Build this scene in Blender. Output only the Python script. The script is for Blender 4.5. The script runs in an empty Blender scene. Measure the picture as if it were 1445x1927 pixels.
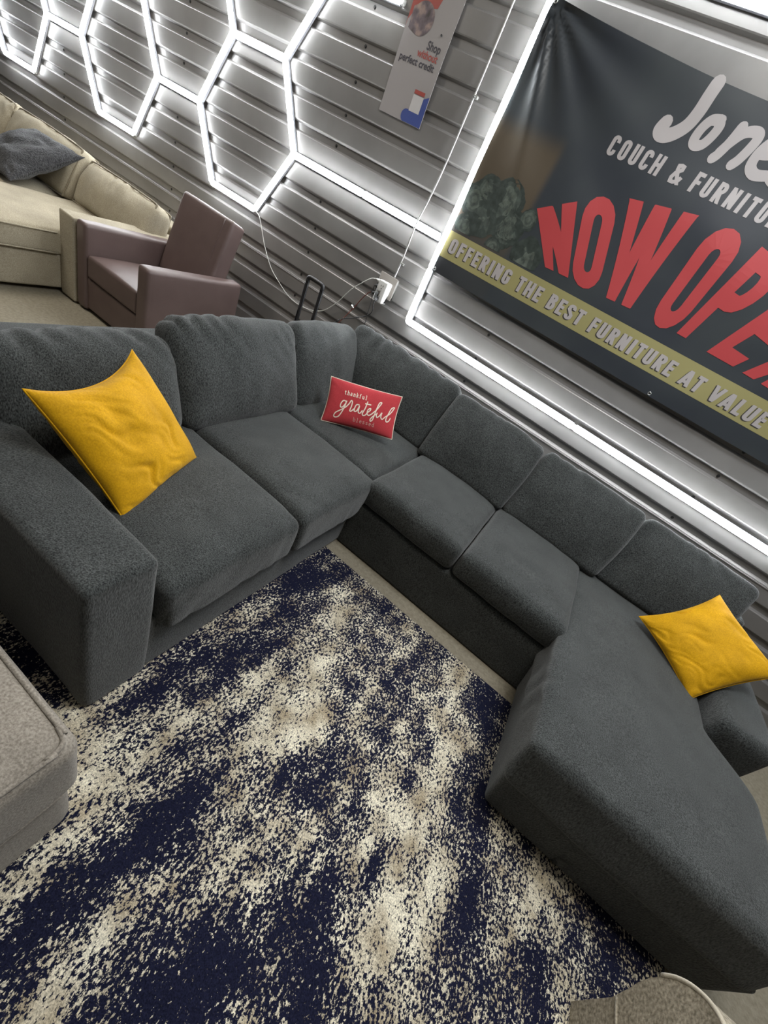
import bpy, bmesh, math, random
from mathutils import Vector, Matrix, noise
random.seed(4)
SC = bpy.context.scene
COL = SC.collection
PI = math.pi

# ------------------------------------------------------------------ camera
cam_d = bpy.data.cameras.new('camera'); cam = bpy.data.objects.new('camera', cam_d); COL.objects.link(cam)
RIGHT = Vector((0.76695823, 0.49092884, 0.41323595))
DOWN = Vector((0.60392384, -0.33453817, -0.72343639))
FWD = Vector((-0.21691259, 0.80440853, -0.55306043))
mw = Matrix.Identity(4)
for i, v in enumerate((RIGHT, -DOWN, -FWD)):
    for j in range(3): mw[j][i] = v[j]
mw[2][3] = 1.64
cam.matrix_world = mw
cam_d.sensor_fit = 'VERTICAL'; cam_d.sensor_height = 36; cam_d.lens = 740.72 / 1927 * 36
cam_d.clip_start = 0.02
SC.camera = cam

# ------------------------------------------------------------------ light and exposure
TUBE_STRENGTH = 50.0
world = bpy.data.worlds.new('world'); SC.world = world; world.use_nodes = True
world.node_tree.nodes['Background'].inputs[0].default_value = (0.95, 0.97, 1.0, 1)
world.node_tree.nodes['Background'].inputs[1].default_value = 0.042
def area(name, loc, size, power, color):
    d = bpy.data.lights.new(name, 'AREA'); d.shape = 'RECTANGLE'; d.size = size[0]; d.size_y = size[1]
    d.energy = power; d.color = color
    o = bpy.data.objects.new(name, d); COL.objects.link(o); o.location = loc
    return o
area('ceiling_area_light', (0.2, 0.95, 4.1), (1.2, 0.4), 42, (1.0, 0.94, 0.84))
area('ceiling_area_light', (0.7, 1.75, 4.1), (1.2, 0.4), 66, (0.87, 0.93, 1.0))  # cool light added to brighten the right-hand back cushions and tint them bluish
area('ceiling_area_light', (-4.6, 0.9, 4.1), (1.2, 0.4), 60, (1.0, 0.93, 0.82))
SC.view_settings.view_transform = 'Standard'
SC.view_settings.look = 'None'
SC.view_settings.exposure = 0.0
SC.view_settings.gamma = 1.0
SC.view_settings.use_curve_mapping = False

# ------------------------------------------------------------------ materials
def new_mat(name):
    m = bpy.data.materials.new(name); m.use_nodes = True
    nt = m.node_tree; return m, nt, nt.nodes['Principled BSDF']
def N(nt, kind, **kw):
    n = nt.nodes.new(kind)
    for k, v in kw.items(): setattr(n, k, v)
    return n
def plain(name, col, rough=0.5, metal=0.0, spec=0.5):
    m, nt, b = new_mat(name)
    b.inputs['Base Color'].default_value = (*col, 1); b.inputs['Roughness'].default_value = rough
    b.inputs['Metallic'].default_value = metal; b.inputs['Specular IOR Level'].default_value = spec
    return m
def fabric(name, c1, c2, scale=220, stretch=(1, 1, 1), bump=0.35, sheen=0.3, rough=0.9, big=6, bigamt=0.25, dist=0.004):
    """woven cloth: fine mottling between two yarn colours, slow patchiness of the nap, bump"""
    m, nt, b = new_mat(name); L = nt.links
    tc = N(nt, 'ShaderNodeTexCoord'); mp = N(nt, 'ShaderNodeMapping'); mp.inputs['Scale'].default_value = stretch
    L.new(tc.outputs['Object'], mp.inputs['Vector'])
    n1 = N(nt, 'ShaderNodeTexNoise'); n1.inputs['Scale'].default_value = scale; n1.inputs['Detail'].default_value = 3
    L.new(mp.outputs[0], n1.inputs['Vector'])
    n2 = N(nt, 'ShaderNodeTexNoise'); n2.inputs['Scale'].default_value = big; n2.inputs['Detail'].default_value = 4
    L.new(tc.outputs['Object'], n2.inputs['Vector'])
    r = N(nt, 'ShaderNodeValToRGB'); r.color_ramp.elements[0].position = 0.32; r.color_ramp.elements[1].position = 0.68
    r.color_ramp.elements[0].color = (*c1, 1); r.color_ramp.elements[1].color = (*c2, 1)
    L.new(n1.outputs[0], r.inputs[0])
    mr = N(nt, 'ShaderNodeMapRange'); mr.inputs[1].default_value = 0.3; mr.inputs[2].default_value = 0.7
    mr.inputs[3].default_value = 1 - bigamt; mr.inputs[4].default_value = 1 + bigamt
    L.new(n2.outputs[0], mr.inputs[0])
    mx = N(nt, 'ShaderNodeVectorMath', operation='SCALE'); L.new(r.outputs[0], mx.inputs[0]); L.new(mr.outputs[0], mx.inputs['Scale'])
    L.new(mx.outputs[0], b.inputs['Base Color'])
    bp = N(nt, 'ShaderNodeBump'); bp.inputs['Strength'].default_value = bump; bp.inputs['Distance'].default_value = dist
    L.new(n1.outputs[0], bp.inputs['Height']); L.new(bp.outputs[0], b.inputs['Normal'])
    b.inputs['Roughness'].default_value = rough; b.inputs['Specular IOR Level'].default_value = 0.15
    b.inputs['Sheen Weight'].default_value = sheen; b.inputs['Sheen Roughness'].default_value = 0.5
    return m

M = {}
M['charcoal'] = fabric('charcoal_chenille', (0.009, 0.010, 0.010), (0.088, 0.096, 0.094), 150, (1.8, 1.8, 0.6), 0.7, 0.24, bigamt=0.14, big=9, dist=0.004)
M['beige'] = fabric('beige_linen', (0.30, 0.26, 0.185), (0.47, 0.42, 0.32), 200, (1, 1, 1), 0.3, 0.1, bigamt=0.1)
M['beige_pipe'] = fabric('beige_piping', (0.16, 0.135, 0.09), (0.26, 0.22, 0.15), 200)
M['yellow'] = fabric('yellow_velvet', (0.52, 0.265, 0.003), (0.66, 0.355, 0.006), 190, (1, 1, 1), 0.10, 0.06, 0.7, big=9, bigamt=0.12)
M['red'] = fabric('red_canvas', (0.42, 0.035, 0.045), (0.56, 0.065, 0.075), 420, (1, 1, 1), 0.3, 0.1, bigamt=0.08)
M['cream'] = fabric('cream_canvas', (0.70, 0.60, 0.48), (0.82, 0.72, 0.60), 300)
M['fur'] = fabric('charcoal_fur', (0.016, 0.0165, 0.018), (0.07, 0.07, 0.074), 90, (1, 1, 1), 0.9, 0.2, dist=0.012)
M['oatmeal'] = fabric('oatmeal_tweed', (0.20, 0.175, 0.145), (0.36, 0.325, 0.275), 190, (1, 1, 1), 0.45, 0.15, bigamt=0.12)
M['tan'] = fabric('tan_chenille', (0.17, 0.145, 0.10), (0.46, 0.40, 0.30), 110, (1, 1, 1), 0.5, 0.2, bigamt=0.15)
M['tan_pipe'] = fabric('tan_piping', (0.50, 0.44, 0.34), (0.62, 0.56, 0.44), 200)
M['ink_grey'] = plain('banner_grey_ink', (0.50, 0.465, 0.46), 0.45)
M['ink_red'] = plain('banner_red_ink', (0.55, 0.07, 0.075), 0.45)
M['ink_cream'] = plain('cream_ink', (0.88, 0.76, 0.64), 0.8)
M['ink_fade'] = plain('faded_cream_ink', (0.62, 0.28, 0.25), 0.8)
M['ink_shadow'] = plain('dark_ink', (0.06, 0.055, 0.05), 0.5)
M['white_plastic'] = plain('white_plastic', (0.82, 0.82, 0.80), 0.35)
M['grey_metal'] = plain('galvanised_steel', (0.55, 0.55, 0.53), 0.35, 0.8)
M['plate'] = plain('painted_plate', (0.30, 0.275, 0.25), 0.45)
M['black_plastic'] = plain('black_plastic', (0.018, 0.018, 0.020), 0.4)
M['dark_screw'] = plain('dark_screw', (0.05, 0.05, 0.05), 0.5, 0.5)
M['red_cable'] = plain('red_brown_cable', (0.16, 0.05, 0.035), 0.5)
M['white_cable'] = plain('white_cable', (0.75, 0.75, 0.70), 0.45)
M['chrome'] = plain('chrome', (0.75, 0.75, 0.75), 0.15, 1.0)
M['channel'] = plain('tube_channel', (0.45, 0.46, 0.50), 0.45)
M['suitcase'] = plain('suitcase_shell', (0.03, 0.03, 0.035), 0.45)

def metal_wall():
    m, nt, b = new_mat('painted_steel_panel'); L = nt.links
    tc = N(nt, 'ShaderNodeTexCoord'); n = N(nt, 'ShaderNodeTexNoise'); n.inputs['Scale'].default_value = 3.0; n.inputs['Detail'].default_value = 6
    L.new(tc.outputs['Object'], n.inputs['Vector'])
    r = N(nt, 'ShaderNodeValToRGB'); r.color_ramp.elements[0].position = 0.35; r.color_ramp.elements[1].position = 0.65
    r.color_ramp.elements[0].color = (0.215, 0.206, 0.200, 1); r.color_ramp.elements[1].color = (0.26, 0.25, 0.242, 1)
    L.new(n.outputs[0], r.inputs[0]); L.new(r.outputs[0], b.inputs['Base Color'])
    b.inputs['Roughness'].default_value = 0.29; b.inputs['Metallic'].default_value = 0.1
    n2 = N(nt, 'ShaderNodeTexNoise'); n2.inputs['Scale'].default_value = 700
    L.new(tc.outputs['Object'], n2.inputs['Vector'])
    bp = N(nt, 'ShaderNodeBump'); bp.inputs['Strength'].default_value = 0.12; bp.inputs['Distance'].default_value = 0.001
    L.new(n2.outputs[0], bp.inputs['Height']); L.new(bp.outputs[0], b.inputs['Normal'])
    return m
M['wall'] = metal_wall()
def emit(name, col, strength):
    m = bpy.data.materials.new(name); m.use_nodes = True; nt = m.node_tree; nt.nodes.clear()
    e = N(nt, 'ShaderNodeEmission'); e.inputs[0].default_value = (*col, 1); e.inputs[1].default_value = strength
    o = N(nt, 'ShaderNodeOutputMaterial'); nt.links.new(e.outputs[0], o.inputs[0]); return m
M['tube'] = emit('led_diffuser', (0.93, 0.97, 1.0), TUBE_STRENGTH)
def leather():
    m, nt, b = new_mat('brown_leather'); L = nt.links
    tc = N(nt, 'ShaderNodeTexCoord'); n = N(nt, 'ShaderNodeTexNoise'); n.inputs['Scale'].default_value = 7; n.inputs['Detail'].default_value = 5
    L.new(tc.outputs['Object'], n.inputs['Vector'])
    r = N(nt, 'ShaderNodeValToRGB'); r.color_ramp.elements[0].color = (0.112, 0.076, 0.070, 1); r.color_ramp.elements[1].color = (0.160, 0.112, 0.103, 1)
    L.new(n.outputs[0], r.inputs[0]); L.new(r.outputs[0], b.inputs['Base Color'])
    v = N(nt, 'ShaderNodeTexVoronoi'); v.inputs['Scale'].default_value = 260; L.new(tc.outputs['Object'], v.inputs['Vector'])
    bp = N(nt, 'ShaderNodeBump'); bp.inputs['Strength'].default_value = 0.2; bp.inputs['Distance'].default_value = 0.002
    L.new(v.outputs[0], bp.inputs['Height']); L.new(bp.outputs[0], b.inputs['Normal'])
    b.inputs['Roughness'].default_value = 0.42
    return m
M['leather'] = leather()
def floor_mat():
    m, nt, b = new_mat('tan_floor'); L = nt.links
    tc = N(nt, 'ShaderNodeTexCoord'); n = N(nt, 'ShaderNodeTexNoise'); n.inputs['Scale'].default_value = 45; n.inputs['Detail'].default_value = 5; n.inputs['Roughness'].default_value = 0.75
    L.new(tc.outputs['Object'], n.inputs['Vector'])
    r = N(nt, 'ShaderNodeValToRGB'); r.color_ramp.elements[0].position = 0.3; r.color_ramp.elements[1].position = 0.7
    r.color_ramp.elements[0].color = (0.19, 0.165, 0.115, 1); r.color_ramp.elements[1].color = (0.32, 0.285, 0.215, 1)
    L.new(n.outputs[0], r.inputs[0]); L.new(r.outputs[0], b.inputs['Base Color']); b.inputs['Roughness'].default_value = 0.75
    return m
M['floor'] = floor_mat()
def banner_mat():
    m, nt, b = new_mat('dark_banner_vinyl'); L = nt.links
    tc = N(nt, 'ShaderNodeTexCoord'); sx = N(nt, 'ShaderNodeSeparateXYZ'); L.new(tc.outputs['Object'], sx.inputs[0])
    n = N(nt, 'ShaderNodeTexNoise'); n.inputs['Scale'].default_value = 1.7; n.inputs['Detail'].default_value = 3; L.new(tc.outputs['Object'], n.inputs['Vector'])
    r = N(nt, 'ShaderNodeValToRGB'); r.color_ramp.elements[0].position = 0.3; r.color_ramp.elements[1].position = 0.7
    r.color_ramp.elements[0].color = (0.034, 0.040, 0.052, 1); r.color_ramp.elements[1].color = (0.056, 0.065, 0.070, 1)
    L.new(n.outputs[0], r.inputs[0])
    # soft printed tan patch at the left side of the artwork
    def rng(sock, a, b_, lo, hi):
        q = N(nt, 'ShaderNodeMapRange', interpolation_type='SMOOTHSTEP'); L.new(sock, q.inputs[0])
        q.inputs[1].default_value = a; q.inputs[2].default_value = b_; q.inputs[3].default_value = lo; q.inputs[4].default_value = hi; return q.outputs[0]
    xa = rng(sx.outputs[0], -1.03, -0.97, 1, 0)
    za = rng(sx.outputs[2], 2.29, 2.42, 1, 0); zb = rng(sx.outputs[2], 1.62, 1.95, 0.1, 1)
    m1 = N(nt, 'ShaderNodeMath', operation='MULTIPLY'); L.new(xa, m1.inputs[0]); L.new(za, m1.inputs[1])
    m2 = N(nt, 'ShaderNodeMath', operation='MULTIPLY'); L.new(m1.outputs[0], m2.inputs[0]); L.new(zb, m2.inputs[1])
    m3 = N(nt, 'ShaderNodeMath', operation='MULTIPLY'); L.new(m2.outputs[0], m3.inputs[0]); m3.inputs[1].default_value = 0.8
    mx = N(nt, 'ShaderNodeMix', data_type='RGBA'); L.new(m3.outputs[0], mx.inputs[0]); L.new(r.outputs[0], mx.inputs[6])
    mx.inputs[7].default_value = (0.13, 0.098, 0.062, 1)
    L.new(mx.outputs[2], b.inputs['Base Color']); b.inputs['Roughness'].default_value = 0.42
    return m
M['banner'] = banner_mat()
M['stripe'] = plain('banner_yellow_stripe', (0.38, 0.345, 0.150), 0.45)
def poster_mat():
    m, nt, b = new_mat('poster_card'); b.inputs['Base Color'].default_value = (0.37, 0.345, 0.345, 1); b.inputs['Roughness'].default_value = 0.5; return m
M['poster'] = poster_mat()
M['poster_red'] = plain('poster_red', (0.40, 0.07, 0.055), 0.5)
M['poster_blue'] = plain('poster_blue', (0.055, 0.085, 0.30), 0.5)
M['poster_ink'] = plain('poster_ink', (0.045, 0.04, 0.055), 0.5)
M['poster_white'] = plain('poster_white', (0.62, 0.60, 0.60), 0.5)
def photo_blur():
    m, nt, b = new_mat('blurred_print'); L = nt.links
    tc = N(nt, 'ShaderNodeTexCoord'); n = N(nt, 'ShaderNodeTexNoise'); n.inputs['Scale'].default_value = 17; n.inputs['Detail'].default_value = 3
    L.new(tc.outputs['Object'], n.inputs['Vector'])
    r = N(nt, 'ShaderNodeValToRGB'); e = r.color_ramp.elements; e[0].position = 0.32; e[0].color = (0.05, 0.035, 0.035, 1); e[1].position = 0.68; e[1].color = (0.42, 0.30, 0.25, 1)
    k = e.new(0.5); k.color = (0.16, 0.12, 0.14, 1)
    L.new(n.outputs[0], r.inputs[0]); L.new(r.outputs[0], b.inputs['Base Color']); b.inputs['Roughness'].default_value = 0.5
    return m
M['photo'] = photo_blur()
def rosette_mat(name, c):
    m, nt, b = new_mat(name); L = nt.links
    tc = N(nt, 'ShaderNodeTexCoord'); n = N(nt, 'ShaderNodeTexNoise'); n.inputs['Scale'].default_value = 28; n.inputs['Detail'].default_value = 5
    L.new(tc.outputs['Object'], n.inputs['Vector'])
    r = N(nt, 'ShaderNodeValToRGB'); e = r.color_ramp.elements; e[0].position = 0.3; e[1].position = 0.7
    e[0].color = (*[q * 0.62 for q in c], 1); e[1].color = (*[q * 1.3 for q in c], 1)
    L.new(n.outputs[0], r.inputs[0]); L.new(r.outputs[0], b.inputs['Base Color']); b.inputs['Roughness'].default_value = 0.45
    return m
M['ros1'] = rosette_mat('printed_petal_dark', (0.050, 0.064, 0.056))
M['ros2'] = rosette_mat('printed_petal_mid', (0.080, 0.099, 0.086))
M['ros3'] = rosette_mat('printed_petal_light', (0.120, 0.142, 0.120))

# ------------------------------------------------------------------ object helpers
def link(name, me, mat, parent=None, smooth=True):
    o = bpy.data.objects.new(name, me); COL.objects.link(o)
    if mat is not None and len(me.materials) == 0: me.materials.append(mat)
    if smooth:
        for p in me.polygons: p.use_smooth = True
    if parent is not None: o.parent = parent
    return o
def obj(name, bm, mat, parent=None, smooth=True, wn=False):
    bmesh.ops.recalc_face_normals(bm, faces=bm.faces)
    me = bpy.data.meshes.new(name); bm.to_mesh(me); bm.free()
    o = link(name, me, mat, parent, smooth)
    if wn: o.modifiers.new('weighted', 'WEIGHTED_NORMAL')
    return o
def thing(name, label, cat, loc=(0, 0, 0), group=None):
    o = bpy.data.objects.new(name, None); COL.objects.link(o); o.location = loc
    o.empty_display_size = 0.1
    return tag(o, label, cat, group)
def tag(o, label, cat, group=None):
    o['label'] = label; o['category'] = cat
    if group: o['group'] = group
    return o
def at(root, o):
    """parent o (its mesh is in world coordinates) under root without moving it"""
    o.parent = root; o.matrix_parent_inverse = Matrix.Translation(root.location).inverted(); return o
def struct(o): o['kind'] = 'structure'; return o

def ticks(h, r, n_edge, n_mid):
    out = []
    for k in range(n_edge): out.append(-h + r * k / n_edge)
    for k in range(n_mid + 1): out.append(-h + r + (2 * h - 2 * r) * k / n_mid)
    for k in range(1, n_edge + 1): out.append(h - r + r * k / n_edge)
    return out
def soft_box(size, r, seg=0.04, n_edge=4, deform=None, amp=0.0, freq=6.0, seed=0, stretch=(1, 1, 1), fold=0.0, fold_dir=None, fold_freq=14, fold_where=None):
    """rounded box centred on the origin; deform(p, hx, hy, hz) -> p shapes it; noise wrinkles push along the normal"""
    h = [s / 2 for s in size]; r = min(r, min(h) * 0.98)
    T = [ticks(h[i], r, n_edge, max(1, int(round((2 * h[i] - 2 * r) / seg)))) for i in range(3)]
    bm = bmesh.new(); cache = {}
    def V(i, j, k):
        key = (i, j, k)
        if key in cache: return cache[key]
        p = Vector((T[0][i], T[1][j], T[2][k]))
        q = Vector([max(-(h[a] - r), min(h[a] - r, p[a])) for a in range(3)])
        d = p - q
        if d.length > 1e-9:
            m_ = max(abs(d[0]), abs(d[1]), abs(d[2]))
            d = d.normalized() * m_
        p = q + d
        v = bm.verts.new(p); cache[key] = v; return v
    n = [len(t) - 1 for t in T]
    for i in range(n[0]):
        for j in range(n[1]):
            for k in (0, n[2]):
                bm.faces.new((V(i, j, k), V(i + 1, j, k), V(i + 1, j + 1, k), V(i, j + 1, k)))
    for i in range(n[0]):
        for k in range(n[2]):
            for j in (0, n[1]):
                bm.faces.new((V(i, j, k), V(i + 1, j, k), V(i + 1, j, k + 1), V(i, j, k + 1)))
    for j in range(n[1]):
        for k in range(n[2]):
            for i in (0, n[0]):
                bm.faces.new((V(i, j, k), V(i, j + 1, k), V(i, j + 1, k + 1), V(i, j, k + 1)))
    bmesh.ops.recalc_face_normals(bm, faces=bm.faces)
    if deform:
        for v in bm.verts: v.co = Vector(deform(v.co.copy(), *h))
    if amp or fold:
        bm.normal_update()
        off = Vector((seed * 3.17, seed * 1.7, seed * 0.9)); disp = {}
        for v in bm.verts:
            p = Vector([v.co[a] * stretch[a] for a in range(3)])
            d = amp * (noise.noise(p * freq + off) + 0.4 * noise.noise(p * freq * 2.3 + off))
            if fold:
                c = v.co.dot(Vector(fold_dir)) * fold_freq + 5.0 * noise.noise(v.co * 3.1 + off)
                w = fold_where(v.co, *h) if fold_where else 1
                d += fold * w * (1 - abs(math.sin(c))) ** 2 * -1.0 * max(0, 0.45 + 1.5 * noise.noise(v.co * 4 + off * 2))
            disp[v] = v.normal * d
        for v, d in disp.items(): v.co += d
    return bm
def xform(bm, mat):
    bmesh.ops.transform(bm, matrix=mat, verts=bm.verts); return bm
def basis(loc, X, Y, Z):
    m_ = Matrix.Identity(4)
    for i, v in enumerate((X, Y, Z)):
        for j in range(3): m_[j][i] = v[j]
    m_.translation = loc; return m_
def crown(c, b=0.0, droop=0.0):
    def f(p, hx, hy, hz):
        u, v = p.x / hx, p.y / hy
        if p.z > 0: p.z += c * (1 - u * u) * (1 - v * v) * (p.z / hz)
        return p
    return f
def box(bm, x0, x1, y0, y1, z0, z1):
    vs = [bm.verts.new((x, y, z)) for z in (z0, z1) for y in (y0, y1) for x in (x0, x1)]
    for f in ((0, 1, 3, 2), (4, 5, 7, 6), (0, 1, 5, 4), (2, 3, 7, 6), (0, 2, 6, 4), (1, 3, 7, 5)): bm.faces.new([vs[i] for i in f])
    return bm
def bevel_box(x0, x1, y0, y1, z0, z1, r=0.01, seg=2):
    bm = box(bmesh.new(), x0, x1, y0, y1, z0, z1)
    bmesh.ops.bevel(bm, geom=list(bm.edges), offset=r, segments=seg, profile=0.5, affect='EDGES'); return bm
def catmull(pts, n=6, closed=False):
    P = [Vector(p) for p in pts]; out = []; m_ = len(P)
    for i in range(m_ if closed else m_ - 1):
        g = (lambda k: P[k % m_]) if closed else (lambda k: P[max(0, min(m_ - 1, k))])
        p0, p1, p2, p3 = g(i - 1), g(i), g(i + 1), g(i + 2)
        for s in range(n):
            t = s / n
            out.append(0.5 * ((2 * p1) + (p2 - p0) * t + (2 * p0 - 5 * p1 + 4 * p2 - p3) * t * t + (3 * p1 - p0 - 3 * p2 + p3) * t ** 3))
    if not closed: out.append(P[-1])
    return out
def tube(bm, pts, r, n=8, closed=False):
    P = [Vector(p) for p in pts]; rings = []; m_ = len(P); prev = None
    for i, p in enumerate(P):
        if closed: t = P[(i + 1) % m_] - P[i - 1]
        else: t = P[min(i + 1, m_ - 1)] - P[max(i - 1, 0)]
        t.normalize()
        a = prev if prev is not None else (Vector((0, 0, 1)) if abs(t.z) < 0.9 else Vector((1, 0, 0)))
        u = (a - t * a.dot(t))
        if u.length < 1e-6: u = t.orthogonal()
        u.normalize(); prev = u; w = t.cross(u)
        rr = r(i / max(1, m_ - 1)) if callable(r) else r
        rings.append([bm.verts.new(p + (u * math.cos(2 * PI * k / n) + w * math.sin(2 * PI * k / n)) * rr) for k in range(n)])
    for i in range(m_ if closed else m_ - 1):
        A, B = rings[i], rings[(i + 1) % m_]
        for k in range(n): bm.faces.new((A[k], A[(k + 1) % n], B[(k + 1) % n], B[k]))
    if not closed:
        bm.faces.new(list(reversed(rings[0]))); bm.faces.new(rings[-1])
    return bm
def cyl(bm, a, b, r, n=12): return tube(bm, [a, b], r, n)

# ------------------------------------------------------------------ lettering: stroke alphabet
def arc(cx, cy, rx, ry, a0, a1, n=8):
    return [(cx + rx * math.cos(math.radians(a0 + (a1 - a0) * i / n)), cy + ry * math.sin(math.radians(a0 + (a1 - a0) * i / n))) for i in range(n + 1)]
def caps_glyph(ch, w, t):
    """condensed block capitals in a box w wide and 1 high, strokes t thick: list of (polyline, closed)"""
    a, b, e = t / 2, w - t / 2, 1 - t / 2
    rr = (b - a) / 2; m_ = w / 2
    O = arc(m_, e - rr, rr, rr, 0, 180) + arc(m_, a + rr, rr, rr, 180, 360)
    G = {
        'O': [(O, True)],
        'C': [([(b, e - rr * 1.75)] + arc(m_, e - rr, rr, rr, 0, 180) + arc(m_, a + rr, rr, rr, 180, 360) + [(b, a + rr * 1.75)], False)],
        'G': [([(b, e - rr * 1.6)] + arc(m_, e - rr, rr, rr, 0, 180) + arc(m_, a + rr, rr, rr, 180, 360) + [(b, 0.46), (m_ * 1.05, 0.46)], False)],
        'U': [([(a, 1)] + arc(m_, a + rr, rr, rr, 180, 360) + [(b, 1)], False)],
        'F': [([(a, 0), (a, 1)], False), ([(a, e), (w, e)], False), ([(a, 0.52), (w * 0.92, 0.52)], False)],
        'E': [([(a, 0), (a, 1)], False), ([(a, e), (w, e)], False), ([(a, 0.52), (w * 0.9, 0.52)], False), ([(a, a), (w, a)], False)],
        'H': [([(a, 0), (a, 1)], False), ([(b, 0), (b, 1)], False), ([(a, 0.5), (b, 0.5)], False)],
        'T': [([(m_, 0), (m_, 1)], False), ([(0, e), (w, e)], False)],
        'I': [([(a, 0), (a, 1)], False)],
        'L': [([(a, 0), (a, 1)], False), ([(a, a), (w, a)], False)],
        'N': [([(a, 0), (a, 1)], False), ([(b, 0), (b, 1)], False), ([(a * 0.9, 1.08), (w - a * 0.9, -0.08)], False)],
        'R': [([(a, 0), (a, 1)], False), ([(a, e), (b - rr * 0.8, e)] + arc(b - rr * 0.8, 0.73, rr * 0.8, 0.27 - a, 90, -90, 8) + [(a, 0.46 + a * 0)], False), ([(m_, 0.5), (b + a * 0.2, -0.05)], False)],
        'P': [([(a, 0), (a, 1)], False), ([(a, e), (b - rr * 0.8, e)] + arc(b - rr * 0.8, 0.70, rr * 0.8, 0.30 - a, 90, -90, 8) + [(a, 0.40 + a)], False)],
        'B': [([(a, 0), (a, 1)], False), ([(a, e), (b - rr, e)] + arc(b - rr * 0.9, 0.76, rr * 0.8, 0.24 - a, 90, -90, 6) + [(a, 0.52)], False), ([(a, 0.52), (b - rr, 0.52)] + arc(b - rr * 0.9, 0.26 + a / 2, rr * 0.9, 0.26 - a / 2, 90, -90, 6) + [(a, a)], False)],
        'S': [([(b, 0.70)] + arc(m_, e - rr, rr, rr, 0, 180, 8) + [(a, 0.66), (m_ * 0.9, 0.53), (m_ * 1.1, 0.47), (b, 0.34)] + arc(m_, a + rr, rr, rr, 0, -180, 8) + [(a, 0.30)], False)],
        'A': [([(a * 0.6, -0.06), (m_, 1.1)], False), ([(w - a * 0.6, -0.06), (m_, 1.1)], False), ([(w * 0.2, 0.25), (w * 0.8, 0.25)], False)],
        'V': [([(a * 0.6, 1.06), (m_, -0.1)], False), ([(w - a * 0.6, 1.06), (m_, -0.1)], False)],
        'W': [([(a * 0.7, 1.05), (w * 0.28, -0.1)], False), ([(w * 0.28, -0.1), (m_, 1.1)], False), ([(m_, 1.1), (w * 0.72, -0.1)], False), ([(w * 0.72, -0.1), (w - a * 0.7, 1.05)], False)],
        '&': [([(w, 0.42), (w * 0.86, 0.2), (w * 0.55, a), (w * 0.24, 0.09), (a, 0.28), (w * 0.3, 0.52), (w * 0.68, 0.72), (w * 0.66, 0.88), (w * 0.45, e), (w * 0.25, 0.86), (w * 0.3, 0.68), (w, 0.0)], False)],
    }
    return G[ch]
def ribbon(bm, pts, t, fn, closed=False, clamp=None, step=None, tx=None):
    """flat stroke of width t about a 2-D polyline; fn maps 2-D to 3-D"""
    P = [Vector(p) for p in pts]
    if step:
        Q = []
        m_ = len(P)
        for i in range(m_ if closed else m_ - 1):
            A, B = P[i], P[(i + 1) % m_]; k = max(1, int((B - A).length / step))
            for s in range(k): Q.append(A.lerp(B, s / k))
        if not closed: Q.append(P[-1])
        P = Q
    m_ = len(P); Lf, Rt = [], []
    for i in range(m_):
        if closed: d1 = P[i] - P[i - 1]; d2 = P[(i + 1) % m_] - P[i]
        else:
            d1 = P[i] - P[i - 1] if i > 0 else P[1] - P[0]; d2 = P[i + 1] - P[i] if i < m_ - 1 else P[-1] - P[-2]
        if d1.length < 1e-9: d1 = d2
        if d2.length < 1e-9: d2 = d1
        d1 = d1.normalized(); d2 = d2.normalized(); n1 = Vector((-d1.y, d1.x)); n2 = Vector((-d2.y, d2.x))
        n = n1 + n2
        n = n1 if n.length < 1e-6 else n.normalized()
        k = 1 / max(0.6, n.dot(n1))
        tt = t(i / max(1, m_ - 1)) if callable(t) else t
        a, b = P[i] + n * tt / 2 * k, P[i] - n * tt / 2 * k
        if clamp:
            for q in (a, b): q.y = max(clamp[0], min(clamp[1], q.y))
        Lf.append(a); Rt.append(b)
    vl = [bm.verts.new(fn(p.x, p.y)) for p in Lf]; vr = [bm.verts.new(fn(p.x, p.y)) for p in Rt]
    for i in range(m_ if closed else m_ - 1):
        j = (i + 1) % m_
        try: bm.faces.new((vl[i], vl[j], vr[j], vr[i]))
        except ValueError: pass
def disc(bm, c, r, fn, n=12):
    vs = [bm.verts.new(fn(c[0] + r * math.cos(2 * PI * k / n), c[1] + r * math.sin(2 * PI * k / n))) for k in range(n)]
    bm.faces.new(vs)
CW = {'I': 0.2, 'T': 0.42, 'L': 0.38, 'F': 0.4, 'E': 0.4, 'W': 0.7, 'A': 0.5, 'V': 0.5, '&': 0.56, 'O': 0.46, 'N': 0.48, 'H': 0.48}
def caps_line(bm, text, x0, x1, fn, t=0.2, gap=0.11, space=0.3):
    """set text between x0 and x1; fn(x, h) with h in 0..1"""
    tot = sum(space if c == ' ' else CW.get(c, 0.45) + gap for c in text) - gap
    k = (x1 - x0) / tot; x = 0
    for c in text:
        if c == ' ': x += space; continue
        w = CW.get(c, 0.45); tt = t if c != 'I' else 0.2
        for pl, cl in caps_glyph(c, w, tt):
            ribbon(bm, pl, tt, lambda a, b, x=x: fn(x0 + (x + a) * k, b), cl, (0, 1), 0.25)
        x += w + gap

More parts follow.
